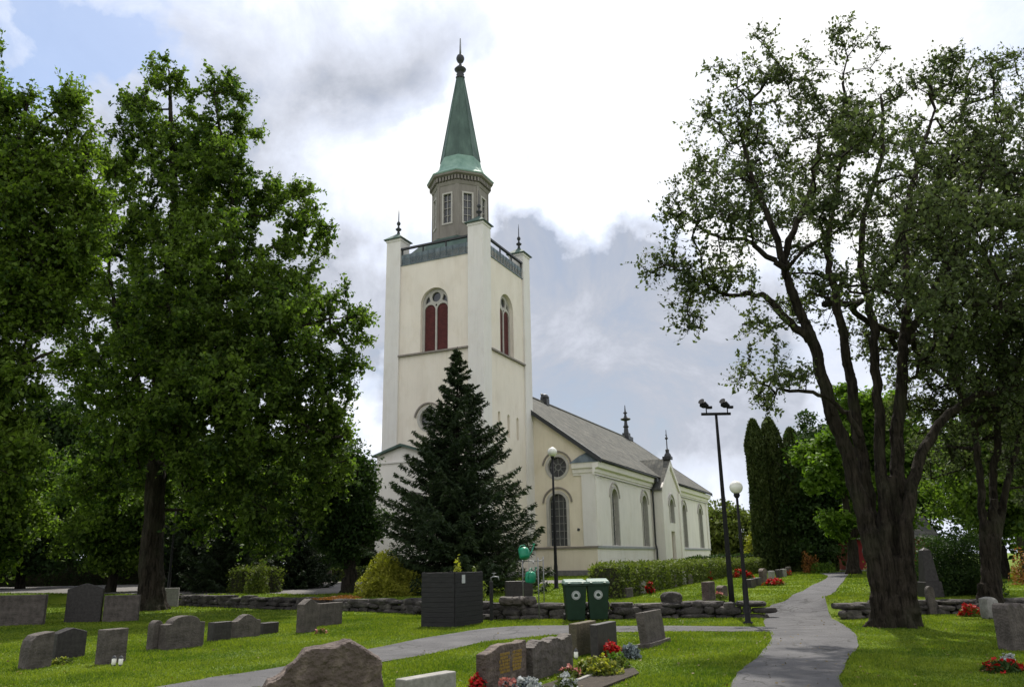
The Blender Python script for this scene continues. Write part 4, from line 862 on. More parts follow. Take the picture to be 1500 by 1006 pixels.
tb = generic('leafy_tree', 'green leafy tree growing behind the left end of the long stone wall', gz(-20.5, 42), 8.5, 7.0, 62, 'leaf_linden', n=520, lpc=85, leaf=.2, spread=.45, group=BGG, low=.2)
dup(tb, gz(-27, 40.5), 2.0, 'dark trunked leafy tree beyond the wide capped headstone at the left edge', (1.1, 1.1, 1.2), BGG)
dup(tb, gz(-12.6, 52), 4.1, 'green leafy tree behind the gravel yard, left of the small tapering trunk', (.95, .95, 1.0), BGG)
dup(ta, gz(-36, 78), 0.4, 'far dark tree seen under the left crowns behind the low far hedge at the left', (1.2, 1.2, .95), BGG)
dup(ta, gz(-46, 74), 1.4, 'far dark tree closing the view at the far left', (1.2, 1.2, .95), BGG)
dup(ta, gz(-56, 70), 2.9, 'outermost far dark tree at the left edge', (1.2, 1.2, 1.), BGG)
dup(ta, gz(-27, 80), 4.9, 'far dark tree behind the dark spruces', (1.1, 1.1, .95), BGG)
dup(ta, gz(-18, 82), 5.9, 'far dark tree between the low far hedge and the sky', (1.1, 1.1, .9), BGG)
# right side background
BGR = 'background trees behind the large right tree'
mp = G(1252, 838)
pm = thing_base = np.array([21.6, 52., Hf(21.6, 52.)])
tree('maple_tree', 'maple with bright yellow green leaves beside the dark columnar conifers, shading the red house', pm,
     [(limbpx([(1250, 845), (1249, 800), (1240, 740), (1225, 680)], 52), .38, .1), (limbpx([(1249, 790), (1280, 700), (1290, 640)], 52), .2, .05)],
     lobes_px([(1195, 690, 30, -2), (1215, 655, 24, -2), (1180, 660, 14, -1), (1235, 700, 34), (1250, 640, 40, 1), (1210, 755, 18, -2), (1230, 770, 20, -1), (1280, 700, 50, 1), (1290, 620, 50, 1), (1190, 720, 14, -2), (1330, 680, 50), (1260, 760, 25, 1), (1310, 750, 30), (1240, 590, 30, 1)], 52),
     520, 100, .28, 'leaf_maple', 77, spread=.42, up=1.2)
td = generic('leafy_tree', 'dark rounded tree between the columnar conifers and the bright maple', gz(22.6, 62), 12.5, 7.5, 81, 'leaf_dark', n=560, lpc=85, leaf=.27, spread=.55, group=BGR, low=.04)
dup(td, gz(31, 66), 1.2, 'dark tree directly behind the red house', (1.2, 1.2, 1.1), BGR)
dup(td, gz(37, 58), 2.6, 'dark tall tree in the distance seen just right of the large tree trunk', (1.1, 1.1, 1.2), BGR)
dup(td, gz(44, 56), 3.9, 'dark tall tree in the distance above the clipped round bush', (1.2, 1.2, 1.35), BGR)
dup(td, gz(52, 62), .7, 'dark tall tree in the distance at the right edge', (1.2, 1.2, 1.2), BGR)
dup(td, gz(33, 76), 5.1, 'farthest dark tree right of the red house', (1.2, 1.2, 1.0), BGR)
te = generic('leafy_tree', 'sunlit light green tree in the middle distance right of the large tree trunk', gz(22.5, 38.5), 8.5, 7, 83, 'leaf_linden', n=420, lpc=80, leaf=.2, spread=.45, group=BGR, low=.28)
dup(te, gz(29.5, 41), 2.2, 'sunlit light green tree in the middle distance at the right edge', (1.1, 1.1, 1.2), BGR)
BGF = 'distant trees beyond the east end of the church'
tf = generic('distant_tree', 'distant green tree beside the east corner of the church', gz(26.5, 108), 9.0, 8.5, 91, 'leaf_hedge', n=300, lpc=60, leaf=.4, spread=.7, group=BGF, low=.03)
dup(tf, gz(31.5, 106), 1.9, 'distant low tree behind the two lamp poles', (1., 1., .8), BGF)
dup(tf, gz(36.0, 112), 3.2, 'distant tree just left of the columnar conifers', (1, 1, .95), BGF)
dup(tf, gz(22, 118), 4.4, 'distant tree top showing behind the east wall of the church', (1, 1, 1.0), BGF)
tk = generic('autumn_tree', 'small yellowish tree beyond the hedge between the lamp poles and the columnar conifers', gz(24.8, 82), 4.2, 4.5, 95, 'leaf_yellow', n=160, lpc=60, leaf=.22, spread=.4, low=.02)

# --- columnar conifers
def column_tree(label, base, h, w, seed):
    rng = np.random.default_rng(seed); root = thing('columnar_conifer', label, 'conifer', base, group='columnar conifers beside the path')
    n = 16000; z = rng.random(n) ** .9; prof = np.minimum(1, np.sqrt(np.clip((1 - z) / .16, 0, 1))) * (1 - .15 * z) * (.88 + .12 * np.clip(z / .08, 0, 1))
    a = rng.random(n) * 6.283; bulge = 1 + .10 * np.sin(a * 4 + z * 9 + seed) + .07 * np.sin(a * 7 - z * 23)
    r = w / 2 * prof * bulge * (1 - .22 * rng.random(n) ** 2)
    P = np.stack([r * np.cos(a), r * np.sin(a), z * h], 1); ld = np.stack([np.cos(a) * .3, np.sin(a) * .3, np.ones(n)], 1)
    V, Fq = leafquads(P, .26, .38, 0, rng, longdir=ld); npmesh('foliage', V, Fq, MAT['leaf_thuja'], root)
    t = MB(); t.tube([(0, 0, -.1), (0, 0, h * .5), (0, 0, h * .93)], [.16, .1, .03], 8); t.build('trunk', MAT['bark_dark'], root, smooth=True)
    # inner wood of dense upright twigs
    t2 = MB(); t2.lathe([(w * .30, .05), (w * .36, h * .3), (w * .34, h * .7), (w * .15, h * .93)], (0, 0), 10); t2.build('inner_twigs', MAT['hedge_core'], root, smooth=True)
column_tree('leftmost and nearest of the dark columnar conifers', gz(18.8, 62.3), 11.6, 1.55, 1)
column_tree('brown tinged columnar conifer second from the left in the tight row', gz(20.2, 62.8), 11.8, 1.85, 2)
column_tree('third dark columnar conifer, partly behind the maple', gz(21.7, 62.4), 10.9, 1.8, 3)
column_tree('shortest columnar conifer at the right end of the row, mostly behind the maple', gz(23.0, 61.8), 8.5, 1.9, 4)

# --- spruces
def spruce(label, base, h, rad, seed, levels=40, group=None, needle=.17, mname='leaf_spruce', nb=11):
    rng = np.random.default_rng(seed); root = thing('spruce_tree', label, 'spruce', base, group=group)
    t = MB(); t.tube([(0, 0, -.1), (.02, 0, h * .4), (0, .02, h * .8), (0, 0, h)], [.17 * h / 9, .12 * h / 9, .04, .01], 10)
    LP = []; LD = []
    for i in range(levels):
        f = (i + .5) / levels; z = h * (.03 + .955 * f ** .95); base_r = rad * (1 - f) ** 1.0 * rng.uniform(.93, 1.07) * (1 if f > .1 else .86 + f) + .10
        n = max(5, int(nb * (1 - f * .55)))
        for k in range(n):
            a = rng.random() * 6.283; L = base_r * rng.uniform(.6, 1.2); zz = z + rng.normal(0, h * .008)
            drop = -.20 * L * (1 - f) + .14 * L * f; s = np.linspace(0, 1, 9); tipup = .22 * L * s ** 3
            bx = np.cos(a) * L * s; by = np.sin(a) * L * s; bz = zz + drop * np.sin(s * 1.8) + tipup
            if L > .35: t.tube([(bx[j], by[j], bz[j]) for j in (0, 3, 6, 8)], [.022 * L / 2 + .006, .014, .009, .004], 4, caps=False)
            m = int(30 + 95 * L); ss = rng.random(m) ** .75; side = rng.choice([-1, 1], m); sl = rng.random(m) * .30 * L * (1.12 - ss) + .02
            px_ = np.interp(ss, s, bx) - np.sin(a) * side * sl + np.cos(a) * sl * .7; py_ = np.interp(ss, s, by) + np.cos(a) * side * sl + np.sin(a) * sl * .7
            pz_ = np.interp(ss, s, bz) - sl * .28 - rng.random(m) * .10 * (1 - f)
            LP.append(np.stack([px_, py_, pz_], 1))
            dd = np.stack([np.cos(a) * .8 - np.sin(a) * side * .8, np.sin(a) * .8 + np.cos(a) * side * .8, -.35 + 0 * ss], 1); LD.append(dd)
    LP = np.concatenate(LP); LD = np.concatenate(LD); V, Fq = leafquads(LP, needle, .26, .5, rng, longdir=LD)
    npmesh('crown', V, Fq, MAT[mname], root); t.build('trunk', MAT['bark_dark'], root, smooth=True)
    return root
ps_ = np.array([-2.35, 33.1, 0]); ps_[2] = Hf(-2.35, 33.1)
spruce('tall dark blue green spruce standing in front of the church tower', ps_, 10.1, 3.75, 5, levels=50, nb=13, needle=.19)
s2 = spruce('dark spruce just right of the tall linden trunk', gz(-13.6, 39.5), 5.6, 2.3, 6, levels=26, group='dark spruces under the left trees', needle=.2)
dup(s2, gz(-16.2, 41.5), 1.3, 'dark spruce half behind the tall linden trunk', (1.0, 1.0, 1.15), 'dark spruces under the left trees')
dup(s2, gz(-11.2, 42.5), 2.7, 'lower dark spruce above the clipped hedge stub', (.9, .9, .85), 'dark spruces under the left trees')

# --- hedges and shrubs
def hedge(name, label, pts, width, h0, h1, mleaf, seed, dens=420, leaf=.09, cat='hedge', group=None, jitter=.06, core=True):
    rng = np.random.default_rng(seed); pts = np.array(pts, float); b = np.array([*pts[0], Hf(*pts[0])]); root = thing(name, label, cat, b, group=group)
    Ps = []; c = MB(); seg = pts[1:] - pts[:-1]; Ls = np.linalg.norm(seg, axis=1); tot = Ls.sum(); acc = 0
    for i, (p, s, L) in enumerate(zip(pts[:-1], seg, Ls)):
        d = s / L; nrm_ = np.array([-d[1], d[0]]); f0, f1 = acc / tot, (acc + L) / tot; acc += L
        n = int(L * dens * (width + 2 * (h0 + h1) / 2)); t = rng.random(n) * (1 if i == len(Ls) - 1 else 1); w_ = width / 2; hh = h0 + (h1 - h0) * (f0 + (f1 - f0) * t)
        face = rng.random(n); per = width + 2 * hh; u = face * per
        off = np.where(u < hh, -w_, np.where(u < hh + width, u - hh - w_, w_)); z = np.where(u < hh, u, np.where(u < hh + width, hh, per - u))
        off = off * (1 - .12 * rng.random(n)); off += rng.normal(0, jitter, n); z = z * (1 - .08 * rng.random(n)) + rng.normal(0, jitter * .8, n) + .06 * np.sin((f0 * tot + t * L) * 1.9)
        q = p + s * t[:, None] + nrm_ * off[:, None]; Ps.append(np.concatenate([q - b[:2], (H(q[:, 0], q[:, 1]) - b[2] + z.clip(.02))[:, None]], 1))
        k = max(int(L / 1.2), 1)
        for j in range(k):
            a0, a1 = p + s * j / k, p + s * (j + 1) / k; ha, hb_ = h0 + (h1 - h0) * (f0 + (f1 - f0) * j / k), h0 + (h1 - h0) * (f0 + (f1 - f0) * (j + 1) / k)
            vs = []
            for (q, hh_) in ((a0, ha), (a1, hb_)):
                zb = Hf(*q) - b[2]
                for sd_, zz in ((-1, 0), (1, 0), (1, hh_ - .08), (-1, hh_ - .08)): vs.append((q[0] + nrm_[0] * sd_ * (w_ - .08) - b[0], q[1] + nrm_[1] * sd_ * (w_ - .08) - b[1], zb + zz))
            c.add(vs, [(0, 4, 5, 1), (1, 5, 6, 2), (2, 6, 7, 3), (3, 7, 4, 0), (0, 1, 2, 3), (4, 7, 6, 5)])
    # end faces
    for p, d, hh in ((pts[0], -seg[0] / Ls[0], h0), (pts[-1], seg[-1] / Ls[-1], h1)):
        n = int(width * hh * dens * 1.2); nrm_ = np.array([-d[1], d[0]]); q = p + nrm_ * ((rng.random(n) - .5) * width)[:, None] + d * rng.normal(.03, jitter, n)[:, None]
        Ps.append(np.concatenate([q - b[:2], (H(q[:, 0], q[:, 1]) - b[2] + rng.random(n) * hh)[:, None]], 1))
    V, Fq = leafquads(np.concatenate(Ps), leaf, .55, .3, rng); npmesh('foliage', V, Fq, MAT[mleaf], root)
    if core: c.build('inner_twigs', MAT['hedge_core'], root)
    return root
hb = [tuple(G(876, 879)[:2] + np.array([.35, .6])), tuple(G(1000, 857)[:2] + np.array([-.1, .9])), tuple(G(1060, 846)[:2] + np.array([0, 1.2])), (18.3, 62.0)]
hedge('clipped_hedge', 'long clipped green hedge running along the south side of the church', hb, .9, 1.0, 1.0, 'leaf_hedge', 31, dens=330, leaf=.10)
hedge('clipped_hedge', 'short side of a clipped hedge turning toward the church behind the wheeled bins', [(hb[0][0] - .1, hb[0][1] + .9), (hb[0][0] + 3.2, hb[0][1] + 10)], .8, .95, .9, 'leaf_hedge', 32, dens=200, leaf=.11)
hedge('clipped_hedge', 'low clipped hedge stub with sprouting stems, left of the small tapering trunk', [tuple(G(345, 868)[:2]), tuple(G(402, 868)[:2])], .9, 1.0, 1.05, 'leaf_hedge', 33, dens=420, leaf=.09, jitter=.09)
hedge('clipped_hedge', 'low far hedge across the gravel yard, left of the church tower', [(-18.0, 60.5), (-9.4, 59.5)], .8, .9, .9, 'leaf_hedge', 34, dens=200, leaf=.14)
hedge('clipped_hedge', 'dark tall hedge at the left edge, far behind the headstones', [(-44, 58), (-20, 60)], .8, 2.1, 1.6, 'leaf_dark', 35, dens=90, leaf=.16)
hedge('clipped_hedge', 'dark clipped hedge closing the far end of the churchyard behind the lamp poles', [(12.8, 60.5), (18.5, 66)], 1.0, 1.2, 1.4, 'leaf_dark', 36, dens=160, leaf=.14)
hedge('clipped_hedge', 'sunlit yellow green hedge in the distance right of the large tree trunk', [(22, 35.5), (31, 37)], 1.2, 1.9, 2.0, 'leaf_maple', 37, dens=110, leaf=.14, jitter=.12)
def shrub(name, label, base, w, h, mleaf, seed, n=5000, leaf=.09, group=None, cat='shrub', squash=.45, flower=None, fn=0, stems=True, d=None, droop=-.5, fsize=None):
    rng = np.random.default_rng(seed); base = np.array(base, float); root = thing(name, label, cat, base, group=group); d = d or w
    u = unit(rng.normal(size=(n, 3))); u[:, 2] = np.abs(u[:, 2]); r = rng.random(n) ** .35; bul = 1 + .16 * np.sin(u[:, 0] * 5 + seed) + .13 * np.sin(u[:, 1] * 7 + u[:, 2] * 6)
    P = u * (r * bul)[:, None] * np.array([w / 2, d / 2, h * .93]); P[:, 2] = P[:, 2].clip(.02); V, Fq = leafquads(P, leaf, .4, .2, rng, droop=droop); npmesh('foliage', V, Fq, MAT[mleaf], root)
    if fn:
        u = unit(rng.normal(size=(fn, 3))); u[:, 2] = np.abs(u[:, 2]) * 1.2; k = rng.integers(0, max(fn // 9, 1), fn); cc = u[k] * np.array([w / 2, d / 2, h]) * .95; P = cc + rng.normal(0, (fsize or leaf) * .55, (fn, 3)); P[:, 2] = P[:, 2].clip(.02)
        V, Fq = leafquads(P, fsize or leaf, .8, .8, rng); npmesh('flowers', V, Fq, MAT[flower], root)
    if stems:
        t = MB()
        for k in range(9):
            a = k * .7; t.tube([(0, 0, -.02), (math.cos(a) * w * .14, math.sin(a) * d * .14, h * .4), (math.cos(a) * w * .27, math.sin(a) * d * .27, h * .72)], [.012 + h * .006, .01, .004], 5)
        t.build('stems', MAT['bark_dark'], root)
    return root
shrub('golden_shrub', 'rounded golden yellow shrub left of the black board enclosure, above the stone wall', gz(-4.75, 30.8), 2.4, 1.5, 'leaf_yellow', 21, n=17000, leaf=.10)
shrub('clipped_bush', 'dark green clipped round bush beside the trunk at the right edge', gz(12.9, 24.6), 2.3, 2.0, 'leaf_dark', 24, n=26000, leaf=.08, squash=.9, droop=0)
shrub('flowering_stems', 'thin upright stems with yellowish tips in front of the clipped hedge stub', G(378, 869), 1.0, 1.45, 'leaf_hedge', 25, n=1500, leaf=.12)
shrub('trailing_creeper', 'orange brown creeper spreading over the top of the long stone wall', gz(-6.2, 29.6) , 2.0, .13, 'leaf_rust', 26, n=2600, leaf=.06, d=.7, stems=False)
shrub('yellow_sapling', 'small yellow leaved sapling standing up behind the black board enclosure', gz(-1.75, 24.9), .5, 1.65, 'leaf_yellow', 27, n=700, leaf=.11)
shrub('leafy_plant', 'green leafy stems beside the tap post, right of the black board enclosure', gz(-1.15, 24.7), .55, 1.05, 'leaf_hedge', 28, n=500, leaf=.10)
shrub('rust_shrub', 'small orange brown shrub at the foot of the columnar conifers', gz(20.4, 57.5), 1.2, 1.5, 'leaf_rust', 29, n=900, leaf=.14)
shrub('green_shrub', 'small bright green shrub at the path end beside the rust coloured shrub', gz(20.9, 56.5), 1.6, .8, 'leaf_maple', 30, n=900, leaf=.14)
shrub('wild_shrub', 'loose thin leaved shrub between the large tree trunk and the dark obelisk', gz(10.7, 24.2), 1.2, 1.7, 'leaf_hedge', 38, n=900, leaf=.07)
shrub('orange_shrub', 'orange leaved shrub at the right edge beyond the clipped round bush', gz(18.6, 30.5), 1.0, 1.2, 'leaf_rust', 39, n=800, leaf=.10)

# ------------------------------------------------------------------ stone walls
def rough_block(mb, c, sx, sy, sz, rz, rng, n=3):
    """a lumpy boulder from a rounded box"""
    vs = []; fs = []; m = n + 1
    ca, sa = math.cos(rz), math.sin(rz)
    ph = rng.random(6) * 6.28
    def pt(a, b, cc):
        v = np.array([a, b, cc]); l = np.abs(v) ** 4; v = v / (l.sum() ** .25) * (1 + .05 * math.sin(a * 4 + ph[0] + b * 3) + .05 * math.sin(b * 5 + cc * 3 + ph[1]) + .05 * math.sin(cc * 5 + a * 3 + ph[2]))
        x_, y_, z_ = v[0] * sx / 2, v[1] * sy / 2, v[2] * sz / 2
        return (c[0] + ca * x_ - sa * y_, c[1] + sa * x_ + ca * y_, c[2] + z_)
    for ax in range(3):
        for sgn in (-1, 1):
            b0 = len(vs)
            for i in range(m):
                for j in range(m):
                    p = [0, 0, 0]; p[ax] = sgn; p[(ax + 1) % 3] = -1 + 2 * i / n; p[(ax + 2) % 3] = -1 + 2 * j / n; vs.append(pt(*p))
            for i in range(n):
                for j in range(n):
                    q = (b0 + i * m + j, b0 + (i + 1) * m + j, b0 + (i + 1) * m + j + 1, b0 + i * m + j + 1); fs.append(q if sgn > 0 else q[::-1])
    mb.add(vs, fs)
def drywall(label, pts, h, seed, thick=.62):
    rng = np.random.default_rng(seed); pts = np.array(pts, float); mb = MB(); b = np.array([*pts[0], Hf(pts[0][0], pts[0][1] - .5)])
    for p, q in zip(pts[:-1], pts[1:]):
        L = np.linalg.norm(q - p); d = (q - p) / L; nn = np.array([-d[1], d[0]]); ang = math.atan2(d[1], d[0])
        for row in range(3):
            s = rng.random() * .2 - .1
            while s < L:
                w_ = rng.uniform(.22, .95) * (1.25 if row == 2 else 1); hh = h / 3 * rng.uniform(.8, 1.7)
                if row == 2: hh *= rng.uniform(.8, 1.3)
                for sd_ in (-.17,) if row < 2 else (-.02,):
                    c = p + d * (s + w_ / 2) + nn * (sd_ + rng.normal(0, .025)); z = Hf(c[0], c[1] - .6) + h / 3 * (row + .5) - .03 + rng.normal(0, .018)
                    rough_block(mb, (c[0] - b[0], c[1] - b[1], z - b[2]), w_ * 1.04, thick * (.62 if row < 2 else 1.05) * rng.uniform(.9, 1.1), hh, ang + rng.normal(0, .12), rng, 3)
                s += w_
        k = max(1, int(L / .8))
    o = mb.build('stone_wall', MAT['rubble'], None, smooth=False, loc=b); m = o.modifiers.new('s', 'SUBSURF'); m.levels = 1; m.render_levels = 1
    tag(o, label, 'wall'); return o
wl = WALLPTS[1:9].copy(); wl[-1] = (6.72, 22.75)
drywall('long low dry stone wall of dark boulders running from the left trees to the path', wl, .44, 3)
drywall('low stone wall of dark flat boulders right of the path, behind the large tree', [(8.35, 22.0), (9.5, 22.45), (11.0, 22.95), (13.6, 23.05), (17.5, 23.5)], .40, 4)
def boulder(name, label, p, sx, sy, sz, rz, seed, m='rubble', cat='boulder', group=None, lift=.5):
    rng = np.random.default_rng(seed); mb = MB(); rough_block(mb, (0, 0, sz * lift), sx, sy, sz, rz, rng, 5); o = mb.build(name, MAT[m], None, loc=p); mo = o.modifiers.new('s', 'SUBSURF'); mo.levels = 1; mo.render_levels = 1
    return tag(o, label, cat, group)
def onwall(px, py, Y): p = atY(px, py, Y); return p
boulder('boulder', 'dark rounded boulder lying on top of the long stone wall beside the floodlight pole', atY(984, 886, 23.5), .56, .45, .36, .1, 5)
boulder('flat_stone', 'flat grey slab leaning against the dark boulder on the wall top', atY(957, 890, 23.3), .8, .4, .13, .25, 6, 'granite')
for i, (px, lb) in enumerate([(742, 'left'), (760, 'middle'), (776, 'right')]):
    boulder('boulder', {'left': 'pale boulder on the wall top behind the tap post', 'middle': 'brown boulder on the wall top just left of the watering can rack', 'right': 'small pale boulder on the wall top under the watering can rack'}[lb], atY(px, 886, 23.7), .42, .35, .24, i, 7 + i, 'granite')

# ------------------------------------------------------------------ headstones
ROW = math.radians(28); DROW = np.array([math.sin(ROW), math.cos(ROW)])
def outline(kind, w, h, rng):
    if kind == 'flat': return [(0, 0), (w, 0), (w, h), (0, h)]
    if kind == 'arch': return [(0, 0), (w, 0), (w, h * .80)] + [(w / 2 + w * .5 * math.cos(t), h * .80 + h * .20 * math.sin(t)) for t in np.linspace(.12, math.pi - .12, 14)] + [(0, h * .80)]
    if kind == 'shoulder':
        return [(0, 0), (w, 0), (w, h * .78), (w * .86, h * .80)] + [(w / 2 + w * .36 * math.cos(t), h * .80 + h * .20 * math.sin(t)) for t in np.linspace(.2, math.pi - .2, 12)] + [(w * .14, h * .80), (0, h * .78)]
    if kind == 'point': return [(0, 0), (w, 0), (w, h * .86), (w * .62, h * .97), (w / 2, h), (w * .38, h * .97), (0, h * .86)]
    if kind == 'gable': return [(0, 0), (w, 0), (w, h * .84), (w / 2, h), (0, h * .84)]
    if kind == 'ogee':
        return [(0, 0), (w, 0), (w, h * .74), (w * .86, h * .76), (w * .76, h * .84), (w * .64, h * .95), (w * .5, h), (w * .36, h * .95), (w * .24, h * .84), (w * .14, h * .76), (0, h * .74)]
    if kind == 'wave': return [(0, 0), (w, 0), (w, h * .99), (w * .93, h), (w * .86, h * .965), (w * .66, h * .975), (w * .5, h * 1.0), (w * .33, h * .985), (w * .18, h * .90), (w * .04, h * .86), (0, h * .845)]
    if kind == 'rough':
        top = [(w, h * .9)]; xs_ = np.linspace(.95, .05, 9)
        for i, x_ in enumerate(xs_): top.append((w * x_, h * (.93 + .07 * math.sin(i * 1.9 + rng.random() * 2))))
        return [(0, 0), (w, 0)] + top + [(0, h * .88)]
    if kind == 'slant': return [(0, 0), (w, 0), (w * .99, h), (w * .75, h * .985), (w * .5, h * .97), (w * .22, h * .93), (w * .06, h * .80), (0, h * .62)]
    if kind == 'peak': return [(0, 0), (w, 0), (w, h * .80), (w * .985, h * .845), (w * .90, h * .895), (w * .77, h * .96), (w * .71, h), (w * .65, h * .99), (w * .59, h * .955), (w * .40, h * .955), (w * .33, h * .94), (w * .25, h * .87), (w * .18, h * .81), (w * .15, h * .765), (w * .02, h * .71), (0, h * .66)]
def headstone(label, fx0, yb, fx1, yt, kind='flat', th=.16, m='granite', az=ROW, name='headstone', tilt=0., group='headstones in the churchyard', base=None, w=None, h=None, plinth=False, rough=False, back=0., topref=0):
    rng = np.random.default_rng(int(fx0 * 7 + yb)); D = np.array([math.sin(az), math.cos(az)])
    p = np.array(base, float) if base is not None else G(fx0, yb)
    p = np.array([p[0], p[1], Hf(p[0], p[1])])
    if w is None:
        lo, hi = .05, 6.
        for _ in range(40):
            mid = (lo + hi) / 2; q = p[:2] + D * mid
            if proj([q[0], q[1], p[2]])[0] < fx1: lo = mid
            else: hi = mid
        w = (lo + hi) / 2
    if h is None:
        q = p[:2] + D * w * topref; lo, hi = .05, 4.
        for _ in range(40):
            mid = (lo + hi) / 2
            if proj([q[0], q[1], p[2] + mid])[1] > yt: lo = mid
            else: hi = mid
        h = (lo + hi) / 2
    rz = math.pi / 2 - az
    root = thing(name, label, 'gravestone', p + np.array([0, 0, -.03]), rz, group); root.rotation_euler = (tilt, 0, rz)
    O = outline(kind, w, h + .03, rng); f = lambda u, v, d: (u, d, v)
    mb = MB()
    if rough:
        # subdivide outline into a lumpy slab
        mb.prism(O, f, 0, th); o = mb.build('slab', MAT[m], root)
        r = o.modifiers.new('r', 'REMESH'); r.mode = 'VOXEL'; r.voxel_size = .022
        tx = bpy.data.textures.new('rough_rock', 'CLOUDS'); tx.noise_scale = .16; tx.noise_depth = 4; dm = o.modifiers.new('d', 'DISPLACE'); dm.texture = tx; dm.strength = .055 * (th / .2) ** .5; dm.mid_level = .5
    else:
        mb.prism(O, f, 0, th); o = mb.build('slab', MAT[m], root, bevel=.012)
    if plinth:
        b = MB(); b.box(-.08, w + .08, -.07, th + .07, -.02, .12); b.build('base_block', MAT[m], root, bevel=.012)
    root['_w'] = w; root['_h'] = h
    return root, w, h
HS = headstone
def lettering(root, w, h, rows, m, u0=.15, u1=.85, v0=.3, v1=.85, size=.03, seed=1, cols=1):
    """rows of small worn strokes, unreadable at this distance like in the photograph"""
    rng = np.random.default_rng(seed)
    for c in range(cols):
        mb = MB()
        a = w * (u0 + (u1 - u0) * c / cols); b = w * (u0 + (u1 - u0) * (c + .86) / cols)
        for r in range(rows):
            z = h * (v0 + (v1 - v0) * (rows - r - .5) / rows); x = a + rng.random() * (b - a) * .12; e1 = b - rng.random() * (b - a) * .15
            while x < e1:
                cw = size * rng.uniform(.35, .6)
                mb.box(x, x + size * .12, -.008, -.002, z - size / 2, z + size / 2)
                if rng.random() < .7: mb.box(x + size * .13, x + cw, -.008, -.002, z + size * .36, z + size / 2)
                if rng.random() < .5: mb.box(x + size * .13, x + cw * .9, -.008, -.002, z - size * .08, z + size * .06)
                if rng.random() < .5: mb.box(x + cw, x + cw + size * .12, -.008, -.002, z - size / 2, z + size / 2)
                x += cw + size * .32
                if rng.random() < .16: x += size * .5
        mb.build('inscription', MAT[m], root)
r, w, h = HS('large rough brown stone with a peaked mossy top at the bottom edge, nearest the camera', 0, 0, 0, 0, 'peak', .30, 'granite_red', az=math.radians(74), base=(-2.02, 6.85, 0), w=.94, h=.99, rough=True)
r, w, h = HS('light grey smooth stone with a slanting lit top edge, right of the large rough stone', 0, 0, 0, 0, 'flat', .13, 'granite_light', base=(-.92, 7.05, 0), az=math.radians(38), w=.62, h=.66)
lettering(r, w, h, 4, 'engrave', .2, .85, .35, .85, .035, 3)
r, w, h = HS('brown stone with gilded lettering in two columns and a curved top, by red flowers', 712, 1014, 772, 936, 'wave', .15, 'granite_red', topref=1)
lettering(r, w, h, 6, 'gold', .30, .92, .38, .86, .034, 4, cols=2)
HS('broken grey stone with an uneven dark top, behind the little flower bed', 781, 997, 840, 927, 'rough', .18, 'granite', rough=True, topref=1)
HS('upright lichened green brown stone with a bright top edge, left of the black polished stone', 846, 963, 875, 908, 'flat', .15, 'granite_green', topref=1)
r, w, h = HS('black polished stone with red flowers at its foot', 877, 966, 905, 909, 'flat', .14, 'granite_dark', topref=1)
HS('tall narrow grey stone leaning backward, standing alone beside the lawn path', 951, 949, 977, 891, 'flat', .16, 'granite', plinth=True, tilt=math.radians(-7), topref=1)
HS('slanting rough topped stone, nearest of the left row at the left edge', 40, 981, 75, 924, 'slant', .28, 'granite', topref=1)
HS('dark flat topped stone directly behind the slanting rough topped stone', 80, 968, 124, 917, 'point', .22, 'granite_dark', topref=1)
r, w, h = HS('small square stone with a bright flat top and lanterns at its foot', 150, 974, 184, 919, 'flat', .22, 'granite', topref=1)
HS('narrow rounded stone in front of the wide stone with an arched top', 222, 953, 236, 908, 'arch', .18, 'granite', topref=.5)
r, w, h = HS('wide brown grey stone with an arched top and shoulders in the left row', 241, 953, 298, 901, 'shoulder', .22, 'granite', topref=.5)
HS('low dark rectangular stone left of the curvy topped stone', 312, 940, 338, 909, 'flat', .2, 'granite_dark', topref=1)
HS('low wide stone with a curvy pointed top in the left row', 342, 935, 381, 899, 'ogee', .2, 'granite', topref=.5)
HS('very low dark block at the far end of the curvy topped stone', 385, 929, 408, 910, 'flat', .25, 'granite_dark', topref=1)
HS('reddish grey stone with a small gable top and flowers at its foot', 444, 927, 464, 876, 'gable', .24, 'granite', topref=.5)
HS('flat topped grey stone behind the reddish gable topped stone', 467, 918, 501, 881, 'flat', .2, 'granite', topref=1)
HS('wide dark stone with an overhanging top at the left edge, in the tree shade', -8, 918, 62, 872, 'flat', .25, 'granite', az=math.radians(75), topref=0)
HS('tall dark stone with a shallow pointed top in the tree shade', 93, 912, 146, 854, 'point', .25, 'granite_dark', az=math.radians(75), topref=.5)
HS('squat rectangular stone left of the tall linden trunk, in the shade', 149, 911, 201, 872, 'flat', .25, 'granite', az=math.radians(75), topref=0)
HS('small pale stone just right of the tall linden trunk', 238, 889, 260, 861, 'flat', .22, 'granite_light', az=math.radians(75), topref=0)
HS('tall grey rough edged stone cut by the right edge, by the red wreath', 1486, 954, 1520, 883, 'rough', .3, 'granite', az=math.radians(70), topref=0)
HS('dark stone behind the wall, left of the watering can rack', 742, 882, 781, 851, 'flat', .2, 'granite_dark', az=math.radians(75))
